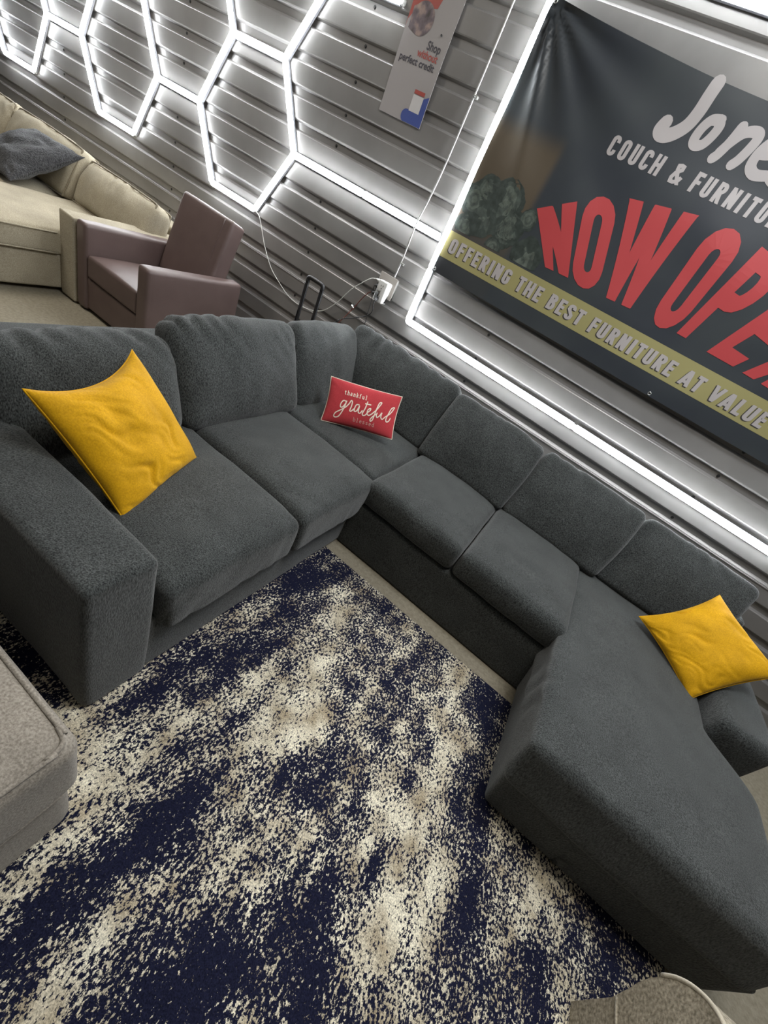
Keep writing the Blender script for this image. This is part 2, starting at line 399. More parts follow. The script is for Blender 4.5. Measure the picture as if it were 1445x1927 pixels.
# ------------------------------------------------------------------ setting
WY = 3.1788                      # face of the steel panels
S = 0.57                         # side of the lit hexagons
HX, HZ = -3.555, 1.669           # centre of the hexagon nearest the banner
PITCH = 0.1861
def groove_top(k): return 1.64 + (0.699 + 0.0515) * S - PITCH * k
def build_wall():
    prof = [(WY, 4.2)]
    for k in range(-11, 12):
        zt = groove_top(k)
        if zt > 4.1 or zt < 0.12: continue
        prof += [(WY, zt + 0.006), (WY + 0.003, zt), (WY + 0.020, zt - 0.010), (WY + 0.020, zt - 0.050), (WY + 0.003, zt - 0.062), (WY, zt - 0.067)]
        if k == 6:               # lapped seam of two sheets just under this groove
            prof += [(WY, zt - 0.072), (WY - 0.004, zt - 0.074), (WY - 0.004, zt - 0.080), (WY, zt - 0.081)]
    prof.append((WY, 0.0))
    bm = bmesh.new(); prev = None
    for y, z in prof:
        cur = [bm.verts.new((x, y, z)) for x in (-9.0, -6, -3, 0, 4.5)]
        if prev:
            for i in range(4): bm.faces.new((prev[i], prev[i + 1], cur[i + 1], cur[i]))
        prev = cur
    w = obj('wall_back', bm, M['wall'], smooth=False); struct(w)
    me = None
    for x in (-6.22, -4.43, -2.63, -0.83, 0.97):
        for k in range(-4, 8):
            zc = groove_top(k) - 0.030
            if me is None:
                b = bmesh.new(); cyl(b, (0, 0.004, 0), (0, -0.006, 0), 0.0065, 8); cyl(b, (0, 0.002, 0), (0, -0.002, 0), 0.010, 10)
                s = obj('screw', b, M['dark_screw'], w, False); me = s.data
            else: s = link('screw', me, None, w, False)
            s.location = (x + random.uniform(-.012, .012), WY + 0.019, zc)
    return w
build_wall()
bm = bmesh.new(); box(bm, -9, 4.5, -3.2, WY + 0.05, -0.05, 0.0); struct(obj('floor', bm, M['floor'], smooth=False))
M['ceiling'] = plain('ceiling_white', (0.55, 0.54, 0.52), 0.8)
bm = bmesh.new(); box(bm, -9, 4.5, -3.2, WY + 0.05, 4.2, 4.25); struct(obj('ceiling', bm, M['ceiling'], smooth=False))

# ------------------------------------------------------------------ rug
RUG = (-1.62, 1.53, -1.15, 1.69)
def build_rug():
    x0, x1, y0, y1 = RUG; nx, ny = 170, 143
    me = bpy.data.meshes.new('rug'); V, F = [], []
    dark = [(-.60, 1.40, .10, .22, 1.3), (-.47, .80, .07, .28, 1.2), (.0, .66, .10, .10, .9), (.17, 1.22, .05, .16, .9), (.60, 1.60, .10, .14, 1.3), (.20, 1.05, .05, .10, .6),
            (-.19, .34, .07, .20, 1.3), (-.27, .05, .06, .20, 1.4), (.13, .18, .12, .10, 1.5), (.06, .02, .12, .10, 1.0), (.29, .47, .05, .12, 1.1), (.40, .36, .05, .12, .9),
            (.70, 1.05, .05, .20, 1.2), (.76, .80, .06, .12, 1.3), (.62, 1.02, .03, .1, .6), (.42, .66, .04, .08, .7), (1.30, 1.10, .06, .2, 1.0), (1.05, .70, .06, .16, .8), (-.25, 1.62, .2, .05, .5),  # the blob at the chaise front puts its edge shadow into the rug colour
            (-.10, .60, .06, .07, .6), (-.9, .4, .15, .2, .8), (.55, .30, .06, .12, .6), (.25, .80, .04, .1, .5), (-.40, 1.05, .04, .1, .5)]
    light = [(-.30, 1.25, .10, .22, 1.1), (.15, .56, .07, .08, 1.0), (.42, .84, .10, .14, 1.1), (-.13, .18, .05, .09, 1.1), (-.10, 0.0, .06, .09, 1.1), (.98, .98, .10, .14, 1.2), (.55, .55, .07, .12, .8),
             (-.55, .30, .12, .10, .7), (-.05, .92, .10, .14, .9), (.45, 1.27, .10, .14, .8), (-.21, .62, .05, .1, .7), (.9, .75, .05, .1, .6), (.36, 1.5, .08, .1, .6), (.68, .66, .05, .08, .5), (-.35, .8, .06, .1, .6), (.06, .36, .05, .06, .8)]
    den = []
    for j in range(ny + 1):
        for i in range(nx + 1):
            x = x0 + (x1 - x0) * i / nx; y = y0 + (y1 - y0) * j / ny
            V.append((x, y, 0.009))
            d = 0.65 * noise.noise(Vector((x * 5.6, y * 1.6, 3.3))) + 0.75 * noise.noise(Vector((x * 13, y * 4.5, 7.7))) + 0.75 * noise.noise(Vector((x * 26, y * 14, 1.1)))
            for (cx, cy, sx, sy, a) in dark: d += a * 0.85 * math.exp(-((x - cx) / sx) ** 2 - ((y - cy) / sy) ** 2)
            for (cx, cy, sx, sy, a) in light: d -= a * 0.5 * math.exp(-((x - cx) / sx) ** 2 - ((y - cy) / sy) ** 2)
            den.append(max(-1, min(1.3, d + 0.24)))
    for j in range(ny):
        for i in range(nx):
            a = j * (nx + 1) + i; F.append((a, a + 1, a + nx + 2, a + nx + 1))
    n0 = len(V)                     # bound edge down to the floor
    ring = [(x0, y0), (x1, y0), (x1, y1), (x0, y1)]
    for (x, y) in ring: V.append((x, y, 0.009)); den.append(1.3)
    for (x, y) in ring: V.append((x, y, 0.0)); den.append(1.3)
    for k in range(4): F.append((n0 + k, n0 + (k + 1) % 4, n0 + 4 + (k + 1) % 4, n0 + 4 + k))
    me.from_pydata(V, [], F)
    at_ = me.attributes.new('navy', 'FLOAT', 'POINT'); at_.data.foreach_set('value', den)
    m, nt, b = new_mat('distressed_rug'); L = nt.links
    tc = N(nt, 'ShaderNodeTexCoord'); ta = N(nt, 'ShaderNodeAttribute', attribute_name='navy')
    mp = N(nt, 'ShaderNodeMapping'); mp.inputs['Scale'].default_value = (1.25, 0.8, 1); L.new(tc.outputs['Object'], mp.inputs[0])
    n1 = N(nt, 'ShaderNodeTexNoise'); n1.inputs['Scale'].default_value = 92; n1.inputs['Detail'].default_value = 3.5; n1.inputs['Roughness'].default_value = 0.74
    L.new(mp.outputs[0], n1.inputs['Vector'])
    k = N(nt, 'ShaderNodeMath', operation='MULTIPLY_ADD'); L.new(ta.outputs['Fac'], k.inputs[0]); k.inputs[1].default_value = 0.125; L.new(n1.outputs[0], k.inputs[2])
    th = N(nt, 'ShaderNodeMapRange', interpolation_type='SMOOTHSTEP'); L.new(k.outputs[0], th.inputs[0]); th.inputs[1].default_value = 0.48; th.inputs[2].default_value = 0.53
    n2 = N(nt, 'ShaderNodeTexNoise'); n2.inputs['Scale'].default_value = 9; n2.inputs['Detail'].default_value = 5; L.new(tc.outputs['Object'], n2.inputs['Vector'])
    r = N(nt, 'ShaderNodeValToRGB'); e = r.color_ramp.elements; e[0].position = 0.33; e[0].color = (0.43, 0.36, 0.25, 1); e[1].position = 0.62; e[1].color = (0.86, 0.80, 0.64, 1)
    L.new(n2.outputs[0], r.inputs[0])
    n3 = N(nt, 'ShaderNodeTexNoise'); n3.inputs['Scale'].default_value = 260; n3.inputs['Detail'].default_value = 2; L.new(tc.outputs['Object'], n3.inputs['Vector'])
    mr = N(nt, 'ShaderNodeMapRange'); L.new(n3.outputs[0], mr.inputs[0]); mr.inputs[1].default_value = 0.3; mr.inputs[2].default_value = 0.7; mr.inputs[3].default_value = 0.55; mr.inputs[4].default_value = 1.35
    mx = N(nt, 'ShaderNodeMix', data_type='RGBA'); L.new(th.outputs[0], mx.inputs[0]); L.new(r.outputs[0], mx.inputs[6]); mx.inputs[7].default_value = (0.013, 0.0145, 0.034, 1)
    sc = N(nt, 'ShaderNodeVectorMath', operation='SCALE'); L.new(mx.outputs[2], sc.inputs[0]); L.new(mr.outputs[0], sc.inputs['Scale'])
    L.new(sc.outputs[0], b.inputs['Base Color']); b.inputs['Roughness'].default_value = 0.95; b.inputs['Specular IOR Level'].default_value = 0.05
    bp = N(nt, 'ShaderNodeBump'); bp.inputs['Strength'].default_value = 0.5; bp.inputs['Distance'].default_value = 0.004
    L.new(n3.outputs[0], bp.inputs['Height']); L.new(bp.outputs[0], b.inputs['Normal'])
    o = link('area_rug', me, m, None, False)
    return tag(o, 'navy and cream distressed area rug under the dark sectional sofa', 'rug')
build_rug()
RZ = 0.0095                     # top of the rug pile

# ------------------------------------------------------------------ dark sectional sofa
def back_cushion(root, A, B, out, height, tilt, thick, seed, mat, r=0.075, lean=0.0, amp=0.010, fold=0.020, name='back_cushion'):
    """loose back cushion; A-B is its front bottom edge, out the horizontal direction away from the sitter"""
    A, B, out = Vector(A), Vector(B), Vector(out).normalized()
    w = (B - A).length; X = (B - A).normalized()
    Z = (Vector((0, 0, 1)) * math.cos(tilt) + out * math.sin(tilt)).normalized(); Y = Z.cross(X).normalized()
    if Y.dot(out) < 0: Y = -Y
    def f(p, hx, hy, hz):
        u, v = p.x / hx, p.z / hz
        bulge = (1 - u * u) * (1 - v * v)
        p.y += (-0.040 if p.y < 0 else 0.012) * bulge
        p.y *= 1 - 0.28 * max(0, v) ** 2                      # thins towards the top
        p.x *= 1 + 0.025 * (1 - v * v)
        p.z += (0.012 * (1 - u * u) - 0.006) * (1 if v > 0 else 0.3) * abs(v)
        p.x += lean * p.z
        return p
    bm = soft_box((w, thick, height), r, 0.022, 4, f, amp, 5.0, seed, (1, 1, 0.55), fold, (1, 0, 0.55), 26,
                  lambda p, hx, hy, hz: max(0, p.z / hz) ** 1.3 + 0.10)
    c = (A + B) / 2 + Z * height / 2 + Y * thick / 2
    xform(bm, basis(c, X, Y, Z))
    return at(root, obj(name, bm, mat))
def seat(root, x0, x1, y0, y1, z0, z1, r, seed, mat, front=None, c=0.03, amp=0.006, name='seat_cushion', fold=0.006):
    def f(p, hx, hy, hz):
        u, v = p.x / hx, p.y / hy
        if p.z > 0: p.z += c * (1 - u ** 4) * (1 - v ** 4) * p.z / hz
        if front == '+x' and u > 0.3:
            p.x += 0.010 * math.cos(p.z / hz * 1.4) * (u - .3)
            if u > 0.75: p.z -= 0.014 * (u - .75) / .25
        if front == '-y' and v < -0.3:
            p.y -= 0.015 * math.cos(p.z / hz * 1.4) * (-v - .3)
        return p
    fd = (0.25, 1, 0) if front == '+x' else (1, 0.25, 0)
    def wh(p, hx, hy, hz):
        q = p.x / hx if front == '+x' else -p.y / hy
        return max(0, q - 0.25) ** 1.0
    bm = soft_box((x1 - x0, y1 - y0, z1 - z0), r, 0.024, 4, f, amp, 4.0, seed, (1, 1, 1), fold, fd, 20, wh)
    xform(bm, Matrix.Translation(((x0 + x1) / 2, (y0 + y1) / 2, (z0 + z1) / 2)))
    return at(root, obj(name, bm, mat))
def slab(root, name, x0, x1, y0, y1, z0, z1, r, seed, mat, amp=0.004, deform=None, seg=0.05):
    bm = soft_box((x1 - x0, y1 - y0, z1 - z0), r, seg, 3, deform, amp, 3.0, seed)
    xform(bm, Matrix.Translation(((x0 + x1) / 2, (y0 + y1) / 2, (z0 + z1) / 2)))
    return at(root, obj(name, bm, mat))

def build_sectional():
    root = thing('sectional_sofa', 'large charcoal grey U-shaped sectional sofa standing on the navy rug', 'sofa', (-0.5, 2.0, 0))
    ch = M['charcoal']; z0 = RZ
    # frames
    slab(root, 'base', -1.80, -0.668, 0.47, 2.60, z0, 0.33, 0.02, 1, ch)
    slab(root, 'base', -0.72, 0.72, 1.805, 2.92, z0 - 0.008, 0.345, 0.02, 2, ch)
    slab(root, 'back_frame', -1.98, -1.78, 0.345, 3.06, z0 - 0.008, 0.70, 0.04, 3, ch)
    slab(root, 'back_frame', -1.80, 1.66, 2.88, 3.07, z0 - 0.008, 0.70, 0.04, 4, ch)
    slab(root, 'armrest', -1.94, -0.655, 0.345, 0.560, z0, 0.642, 0.028, 5, ch, 0.006, seg=0.03)
    slab(root, 'armrest', 1.40, 1.665, 1.90, 2.95, 0.002, 0.600, 0.05, 6, ch, 0.006, seg=0.03)
    # seats
    seat(root, -1.42, -0.628, 0.575, 1.222, 0.275, 0.50, 0.036, 11, ch, '+x', fold=0.012)
    seat(root, -1.42, -0.622, 1.226, 1.868, 0.275, 0.505, 0.036, 12, ch, '+x', fold=0.014)
    seat(root, -1.50, -0.655, 1.872, 2.62, 0.32, 0.50, 0.035, 13, ch)
    seat(root, -0.650, -0.003, 1.800, 2.62, 0.345, 0.515, 0.038, 14, ch, '-y', fold=0.003)
    seat(root, 0.003, 0.640, 1.800, 2.62, 0.345, 0.515, 0.038, 15, ch, '-y', fold=0.003)
    # chaise: T-shaped soft top that wraps in front of the short arm, over a tapering skirted base
    def sm(a_, b_, x): x = max(0, min(1, (x - a_) / (b_ - a_))); return x * x * (3 - 2 * x)
    def taper(p, hx, hy, hz):
        k = (hz - p.z) / (2 * hz); y = p.y + 1.98
        if p.x > 0: p.x += 0.235 * sm(1.92, 1.80, y) * p.x / hx
        if p.x < 0: p.x += 0.060 * k
        if p.y < 0: p.y += 0.03 * k
        return p
    slab(root, 'chaise_base', 0.628, 1.395, 1.105, 2.86, z0, 0.29, 0.025, 16, ch, 0.005, taper, 0.03)
    def chz(p, hx, hy, hz):
        u, v = p.x / hx, p.y / hy; y = p.y + 1.85
        if p.z > 0: p.z += 0.026 * (1 - u ** 4) * (1 - v ** 4) * p.z / hz
        if u < 0: p.x += 0.020 * (0.5 - p.z / hz / 2)
        if v < -.8: p.y += 0.03 * (0.5 + p.z / hz / 2) * (-v - .8) / .2
        if u > 0: p.x += 0.215 * sm(1.90, 1.66, y) * u
        return p
    bm = soft_box((0.79, 1.54, 0.25), 0.045, 0.022, 4, chz, 0.008, 3.2, 17, (1, 0.6, 1), 0.014, (0.2, 1, 0.5), 13,
                  lambda p, hx, hy, hz: max(0, -p.x / hx - 0.6) * 2.2 * (1 if p.z < 0.1 else .5))
    xform(bm, Matrix.Translation((0.995, 1.85, 0.37)))
    at(root, obj('chaise_cushion', bm, ch))
    # loose back cushions
    t = math.radians
    back_cushion(root, (-1.30, 0.50, .50), (-1.30, 1.165, .50), (-1, 0, 0), 0.45, t(27), 0.22, 21, ch, 0.085, 0.05, 0.013, 0.024)
    back_cushion(root, (-1.315, 1.165, .505), (-1.315, 1.955, .505), (-1, 0, 0), 0.515, t(25), 0.21, 22, ch, 0.075, 0.04)
    back_cushion(root, (-1.345, 1.975, .50), (-1.345, 2.66, .50), (-1, 0, 0), 0.52, t(25), 0.20, 23, ch, 0.075, 0.10)
    back_cushion(root, (-1.63, 2.51, .505), (-0.695, 2.51, .505), (0, 1, 0), 0.53, t(22), 0.20, 24, ch, 0.05, 0.0)
    back_cushion(root, (-0.685, 2.46, .515), (0.015, 2.46, .515), (0, 1, 0), 0.515, t(24), 0.20, 25, ch, 0.045, 0.0, 0.008, 0.012)
    back_cushion(root, (0.025, 2.48, .515), (0.735, 2.48, .515), (0, 1, 0), 0.515, t(25), 0.20, 26, ch, 0.045, 0.02, 0.008, 0.012)
    back_cushion(root, (0.748, 2.53, .505), (1.475, 2.53, .505), (0, 1, 0), 0.515, t(26), 0.19, 27, ch, 0.045, 0.07, 0.008, 0.012)
    return root
build_sectional()

# ------------------------------------------------------------------ throw pillows
def pillow_surface(a, b, T, pinch, side, seed, amp, fold, dip=0.0):
    off = Vector((seed * 2.3, seed, 0))
    def f(u, v):
        iu, iv = 1 - u * u, 1 - v * v
        x = a / 2 * u * (1 - pinch * iv * abs(u) ** 1.5); z = b / 2 * v * (1 - pinch * iu * abs(v) ** 1.5)
        if v > 0: z -= dip * b / 2 * iu ** 0.9 * v ** 2.2
        e = max(0.0, iu) * max(0.0, iv)
        th = T * e ** 0.42
        w = amp * noise.noise(Vector((x * 9, z * 9, 0)) + off) * e ** 0.3
        # creases: run across the face from the pulled corner, bunching along one side
        al, ac = (u - v) * 0.7, (u + v) * 0.7
        wob = 0.35 * noise.noise(Vector((al * 2.2, ac * 2.2, seed + 2)))
        for fr, am, o_ in ((3.2, 1.0, 0), (6.5, 0.55, 11)):
            nz_ = noise.noise(Vector((al * 1.1 + o_, (ac + wob) * fr, seed * 1.3)))
            gate = min(1.0, max(0.0, 0.30 + 1.2 * noise.noise(Vector((u * 1.7 + o_, v * 1.7, seed + 4))) + 0.35 * (-u - .2)))
            w -= fold * am * max(0.0, 1 - abs(nz_) * 3.2) ** 1.5 * gate * e ** 0.25
        return Vector((x, side * (th + w), z))
    return f
def throw_pillow(name, label, quad, T, mat, seed, pinch=0.07, amp=0.010, fold=0.012, n=84, piping=None, back=None, group=None, dip=0.0):
    """quad: top-left, top-right, bottom-right, bottom-left corners"""
    TL, TR, BR, BL = [Vector(q) for q in quad]
    c = (TL + TR + BR + BL) / 4; X = ((TR - TL) + (BR - BL)).normalized(); Z = ((TL - BL) + (TR - BR)); Z = (Z - X * Z.dot(X)).normalized()
    a = ((TR - TL).length + (BR - BL).length) / 2; b = ((TL - BL).length + (TR - BR).length) / 2
    Y = Z.cross(X)                       # points away from the viewer side
    root = thing(name, label, 'pillow', tuple(c), group)
    mt = basis(c, X, Y, Z)
    F = pillow_surface(a, b, T, pinch, -1, seed, amp, fold, dip); B = pillow_surface(a, b, T, pinch, 1, seed + 9, amp, fold, dip)
    def grid(fn):
        bm = bmesh.new(); g = []
        for j in range(n + 1):
            row = []
            for i in range(n + 1):
                s = math.sin((i / n * 2 - 1) * PI / 2); q = math.sin((j / n * 2 - 1) * PI / 2)
                row.append(bm.verts.new(fn(s, q)))
            g.append(row)
        for j in range(n):
            for i in range(n): bm.faces.new((g[j][i], g[j][i + 1], g[j + 1][i + 1], g[j + 1][i]))
        return bm
    if back is None:
        bm = grid(F); b2 = grid(B); me = bpy.data.meshes.new('tmp'); b2.to_mesh(me); b2.free(); bm.from_mesh(me); bpy.data.meshes.remove(me)
        bmesh.ops.remove_doubles(bm, verts=bm.verts, dist=0.0004)
        at(root, obj('cover', xform(bm, mt), mat))
    else:
        at(root, obj('front_cover', xform(grid(F), mt), mat)); at(root, obj('back_cover', xform(grid(B), mt), back))
    bm = bmesh.new(); pts = []
    for k in range(160):
        q = k / 40
        s = 2 * (q % 1) - 1
        u, v = ((s, -1), (1, s), (-s, 1), (-1, -s))[int(q)]
        pts.append(mt @ F(u, v))
    tube(bm, pts, 0.0032 if piping is None else 0.0045, 6, True)
    at(root, obj('seam' if piping is None else 'piping', bm, piping or mat))
    return root, mt, F
throw_pillow('throw_pillow', 'large mustard yellow velvet pillow leaning beside the left sofa arm',
             [(-1.235, .515, .855), (-1.415, .93, .872), (-1.14, 1.055, .525), (-.965, .635, .505)], 0.085, M['yellow'], 2, 0.045, 0.010, 0.020, dip=0.22, group='mustard yellow throw pillows')
throw_pillow('throw_pillow', 'mustard yellow velvet pillow resting on the chaise beside the short arm',
             [(.985, 2.325, .555), (1.245, 2.54, .862), (1.575, 2.255, .785), (1.325, 2.04, .505)], 0.080, M['yellow'], 5, 0.07, 0.010, 0.018, dip=0.06, group='mustard yellow throw pillows')
def red_pillow():
    quad = [(-1.300, 2.107, .754), (-.907, 2.346, .821), (-.799, 2.232, .591), (-1.192, 1.991, .524)]
    root, mt, F = throw_pillow('throw_pillow', 'small red lumbar pillow lettered thankful grateful blessed in the sofa corner', quad, 0.055, M['red'], 7, 0.05, 0.004, 0.004, 48, M['cream'], M['cream'])
    def fn(u, v): return mt @ (F(max(-.98, min(.98, u)), max(-.98, min(.98, v))) + Vector((0, -0.0016, 0)))
    script = [[(-0.465, 0.043), (-0.543, 0.054), (-0.595, -0.097), (-0.591, -0.238), (-0.534, -0.244), (-0.482, -0.093), (-0.45, 0.066)], [(-0.452, 0.081), (-0.481, -0.22), (-0.519, -0.459), (-0.578, -0.674), (-0.661, -0.742), (-0.707, -0.684), (-0.676, -0.529), (-0.568, -0.386), (-0.445, -0.203), (-0.364, 0.01)],
              [(-0.364, 0.01), (-0.336, 0.136), (-0.299, 0.088), (-0.298, -0.104), (-0.315, -0.304), (-0.274, -0.317), (-0.218, -0.18)], [(-0.096, 0.037), (-0.172, 0.019), (-0.203, -0.157), (-0.193, -0.281), (-0.131, -0.237), (-0.089, -0.008), (-0.088, -0.266), (-0.032, -0.306), (0.013, -0.156)],
              [(0.102, 0.292), (0.073, -0.032), (0.032, -0.277), (0.056, -0.364), (0.118, -0.32), (0.157, -0.189)], [(0.042, 0.166), (0.21, 0.179)], [(0.157, -0.189), (0.218, -0.064), (0.216, 0.017), (0.157, -0.059), (0.153, -0.224), (0.205, -0.298), (0.28, -0.2)],
              [(0.28, -0.2), (0.384, 0.044), (0.465, 0.313), (0.48, 0.419), (0.424, 0.377), (0.389, 0.145), (0.36, -0.197), (0.337, -0.437), (0.29, -0.522), (0.276, -0.431), (0.332, -0.275), (0.394, -0.15)], [(0.422, -0.071), (0.413, -0.207), (0.444, -0.275), (0.502, -0.184), (0.547, -0.015)],
              [(0.557, -0.011), (0.547, -0.214), (0.601, -0.29), (0.664, -0.163)], [(0.664, -0.163), (0.797, 0.063), (0.867, 0.296), (0.875, 0.383), (0.802, 0.3), (0.743, 0.005), (0.708, -0.243), (0.744, -0.344), (0.806, -0.268), (0.836, -0.121)]]
    bm = bmesh.new(); asp = 0.265 / 0.46
    for st in script:
        pts = [(p.x, p.y) for p in catmull([Vector((x, y * asp, 0)) for x, y in st], 6)]
        ribbon(bm, pts, 0.029, lambda a, b: fn(a, b / asp))
    at(root, obj('lettering', bm, M['ink_cream'], smooth=False))['label'] = 'cream script word grateful'
    # typewriter words
    sx = 0.03
    G = {'t': [[(.25, .95), (.25, .12), (.38, 0), (.55, .06)], [(.02, .66), (.5, .66)]], 'h': [[(.15, 1.05), (.15, 0)], [(.15, .5), (.35, .68), (.52, .55), (.52, 0)], [(0, 0), (.3, 0)], [(.4, 0), (.66, 0)], [(.02, 1.05), (.15, 1.05)]],
         'a': [[(.08, .56), (.28, .68), (.45, .56), (.45, .05), (.58, 0)], [(.45, .38), (.2, .36), (.06, .18), (.2, 0), (.45, .14)]], 'n': [[(.15, .66), (.15, 0)], [(.15, .5), (.35, .68), (.52, .55), (.52, 0)], [(0, 0), (.3, 0)], [(.4, 0), (.66, 0)], [(.02, .66), (.15, .66)]],
         'k': [[(.15, 1.05), (.15, 0)], [(.5, .66), (.15, .28)], [(.26, .4), (.55, 0)], [(0, 0), (.3, 0)], [(.42, 0), (.66, 0)], [(.38, .66), (.6, .66)], [(.02, 1.05), (.15, 1.05)]], 'f': [[(.5, .98), (.34, 1.05), (.24, .9), (.24, 0)], [(.05, .62), (.45, .62)], [(.08, 0), (.42, 0)]],
         'u': [[(.13, .66), (.13, .15), (.28, 0), (.5, .16)], [(.5, .66), (.5, 0), (.62, 0)], [(0, .66), (.13, .66)], [(.38, .66), (.5, .66)]], 'l': [[(.3, 1.05), (.3, 0)], [(.1, 0), (.5, 0)], [(.12, 1.05), (.3, 1.05)]],
         'b': [[(.13, 1.05), (.13, 0)], [(.13, .5), (.34, .68), (.56, .52), (.56, .16), (.34, 0), (.13, .16)], [(0, 1.05), (.13, 1.05)]], 'e': [[(.08, .36), (.55, .36), (.5, .58), (.32, .68), (.12, .56), (.08, .3), (.2, .02), (.4, 0), (.55, .1)]],
         's': [[(.5, .54), (.3, .68), (.1, .54), (.2, .38), (.42, .3), (.52, .14), (.3, 0), (.08, .14)]], 'd': [[(.5, 1.05), (.5, 0), (.62, 0)], [(.5, .5), (.3, .68), (.08, .5), (.08, .16), (.3, 0), (.5, .16)], [(.36, 1.05), (.5, 1.05)]]}
    for word, u0, u1, v0, vh, mt_, lab in (('thankful', -.575, .085, .345, .185, M['ink_cream'], 'small cream word thankful'), ('blessed', -.185, .43, -.735, .17, M['ink_fade'], 'faded small word blessed')):
        bm = bmesh.new(); k = (u1 - u0) / len(word)
        for i, chh in enumerate(word):
            for st in G[chh]:
                pts = [((u0 + (i + .12 + p[0] * 1.15) * k), (v0 + p[1] * vh) * asp) for p in st]
                ribbon(bm, pts, 0.017, lambda a, b: fn(a, b / asp))
        at(root, obj('lettering', bm, mt_, smooth=False))['label'] = lab
red_pillow()

# ------------------------------------------------------------------ LED lights on the wall
TY = WY - 0.022
def lattice(u, w): return Vector((HX + u * S, TY, HZ + w * S * math.sqrt(3) / 2))
def tube_light(root, A, B, gap=0.012):
    d = (B - A).normalized(); A = A + d * gap; B = B - d * gap
    side = d.cross(Vector((0, 1, 0))).normalized()
    bm = bmesh.new(); n = 10; r = 0.022; rings = []
    for p in (A, B):
        rings.append([bm.verts.new(p + side * math.cos(PI * k / n) * r + Vector((0, -1, 0)) * math.sin(PI * k / n) * r) for k in range(n + 1)])
    for k in range(n): bm.faces.new((rings[0][k], rings[0][k + 1], rings[1][k + 1], rings[1][k]))
    for R_ in rings: bm.faces.new(R_)
    t = at(root, obj('diffuser_tube', bm, M['tube']))
    bm = bmesh.new()
    pts = [p + side * sx * 0.0235 + Vector((0, dy, 0)) for p in (A, B) for sx, dy in ((-1, 0.002), (1, 0.002), (1, 0.0205), (-1, 0.0205))]
    vs = [bm.verts.new(p) for p in pts]
    for f in ((0, 1, 5, 4), (1, 2, 6, 5), (2, 3, 7, 6), (3, 0, 4, 7), (0, 1, 2, 3), (4, 5, 6, 7)): bm.faces.new([vs[i] for i in f])
    c = obj('channel', bm, M['channel'], smooth=False); c.parent = t; c.matrix_parent_inverse = t.matrix_world.inverted() if False else Matrix.Translation(root.location).inverted() @ Matrix.Translation(root.location)
    return t
def joint(root, p):
    bm = bmesh.new(); cyl(bm, p + Vector((0, 0.0205, 0)), p + Vector((0, -0.008, 0)), 0.019, 12)
    at(root, obj('connector', bm, M['white_plastic'], smooth=False))
def build_leds():
    root = thing('hexagon_light', 'glowing white honeycomb grid of light tubes on the steel wall', 'light', (HX, WY, HZ))
    E_ = set()
    def hexa(cu, cw):
        v = [(cu + 1, cw), (cu + .5, cw + 1), (cu - .5, cw + 1), (cu - 1, cw), (cu - .5, cw - 1), (cu + .5, cw - 1)]
        for i in range(6): E_.add(tuple(sorted((v[i], v[(i + 1) % 6]))))
    for cu, cw in ((0, 0), (-3, 0), (-6, 0), (-1.5, 1), (-4.5, 1)): hexa(cu, cw)
    for a, b in (((.5, 1), (1, 2)), ((1, 2), (2, 2)), ((-2, 0), (-1, 0)), ((-5, 0), (-4, 0)), ((1, 0), (2.3, 0)), ((2.3, 0), (3.60, 0))): E_.add(tuple(sorted((a, b))))
    pts = set()
    for a, b in sorted(E_):
        if (a[1] <= -1 and b[1] <= -1 and a[0] > -1.4 and False): continue
        tube_light(root, lattice(*a), lattice(*b)); pts.add(a); pts.add(b)
    for p in sorted(pts):
        if p[0] < 3.5: joint(root, lattice(*p))
    fr = thing('frame_light', 'glowing white rectangle of light tubes around the dark banner', 'light', (0.07, WY, 1.08))
    x0, x1, z0, z1 = -1.474, 1.60, 1.080, 3.075
    def line(A, B, k):
        A, B = Vector(A), Vector(B)
        for i in range(k): tube_light(fr, A.lerp(B, i / k), A.lerp(B, (i + 1) / k)); joint(fr, A.lerp(B, (i + 1) / k))
    line((x0, TY, z0), (x1, TY, z0), 2); line((x1, TY, z0), (x1, TY, z1), 2); line((x1, TY, z1), (x0, TY, z1), 2)
    line((x0, TY, z1), (x0, TY, 1.475), 1); line((x0, TY, 1.475), (x0 + .004, TY, z0), 1)
build_leds()

# ------------------------------------------------------------------ banner
BX0, BX1 = -1.452, 1.56
def b_top(x): return 2.880 - 0.075 * math.sin(PI * min(1, max(0, (x - BX0) / (BX1 - BX0)))) ** 0.9
def b_bot(x): return 1.470 + 0.006 * (x - BX0)
def b_y(x, z):
    y = WY - 0.030
    dx, dz = x - BX0, 2.88 - z                    # drag folds fan out from the tied top corner
    rad = math.hypot(dx, dz)
    if rad > 1e-4:
        an = math.atan2(dz, dx)
        f = math.exp(-rad / 0.55)
        y -= 0.016 * f * math.sin(an * 17) * min(1, rad / 0.06) * (1 - math.exp(-((an - 1.25) / .5) ** 2) * 0)
        y -= 0.022 * math.exp(-((an - 1.22) / 0.06) ** 2) * math.exp(-rad / 0.5) * min(1, rad / .05)
    y -= 0.006 * math.sin(z * 9 + x * 1.5) * math.sin(x * 2.1 + 1)
    y -= 0.004 * noise.noise(Vector((x * 3, z * 5, 2)))
    return y
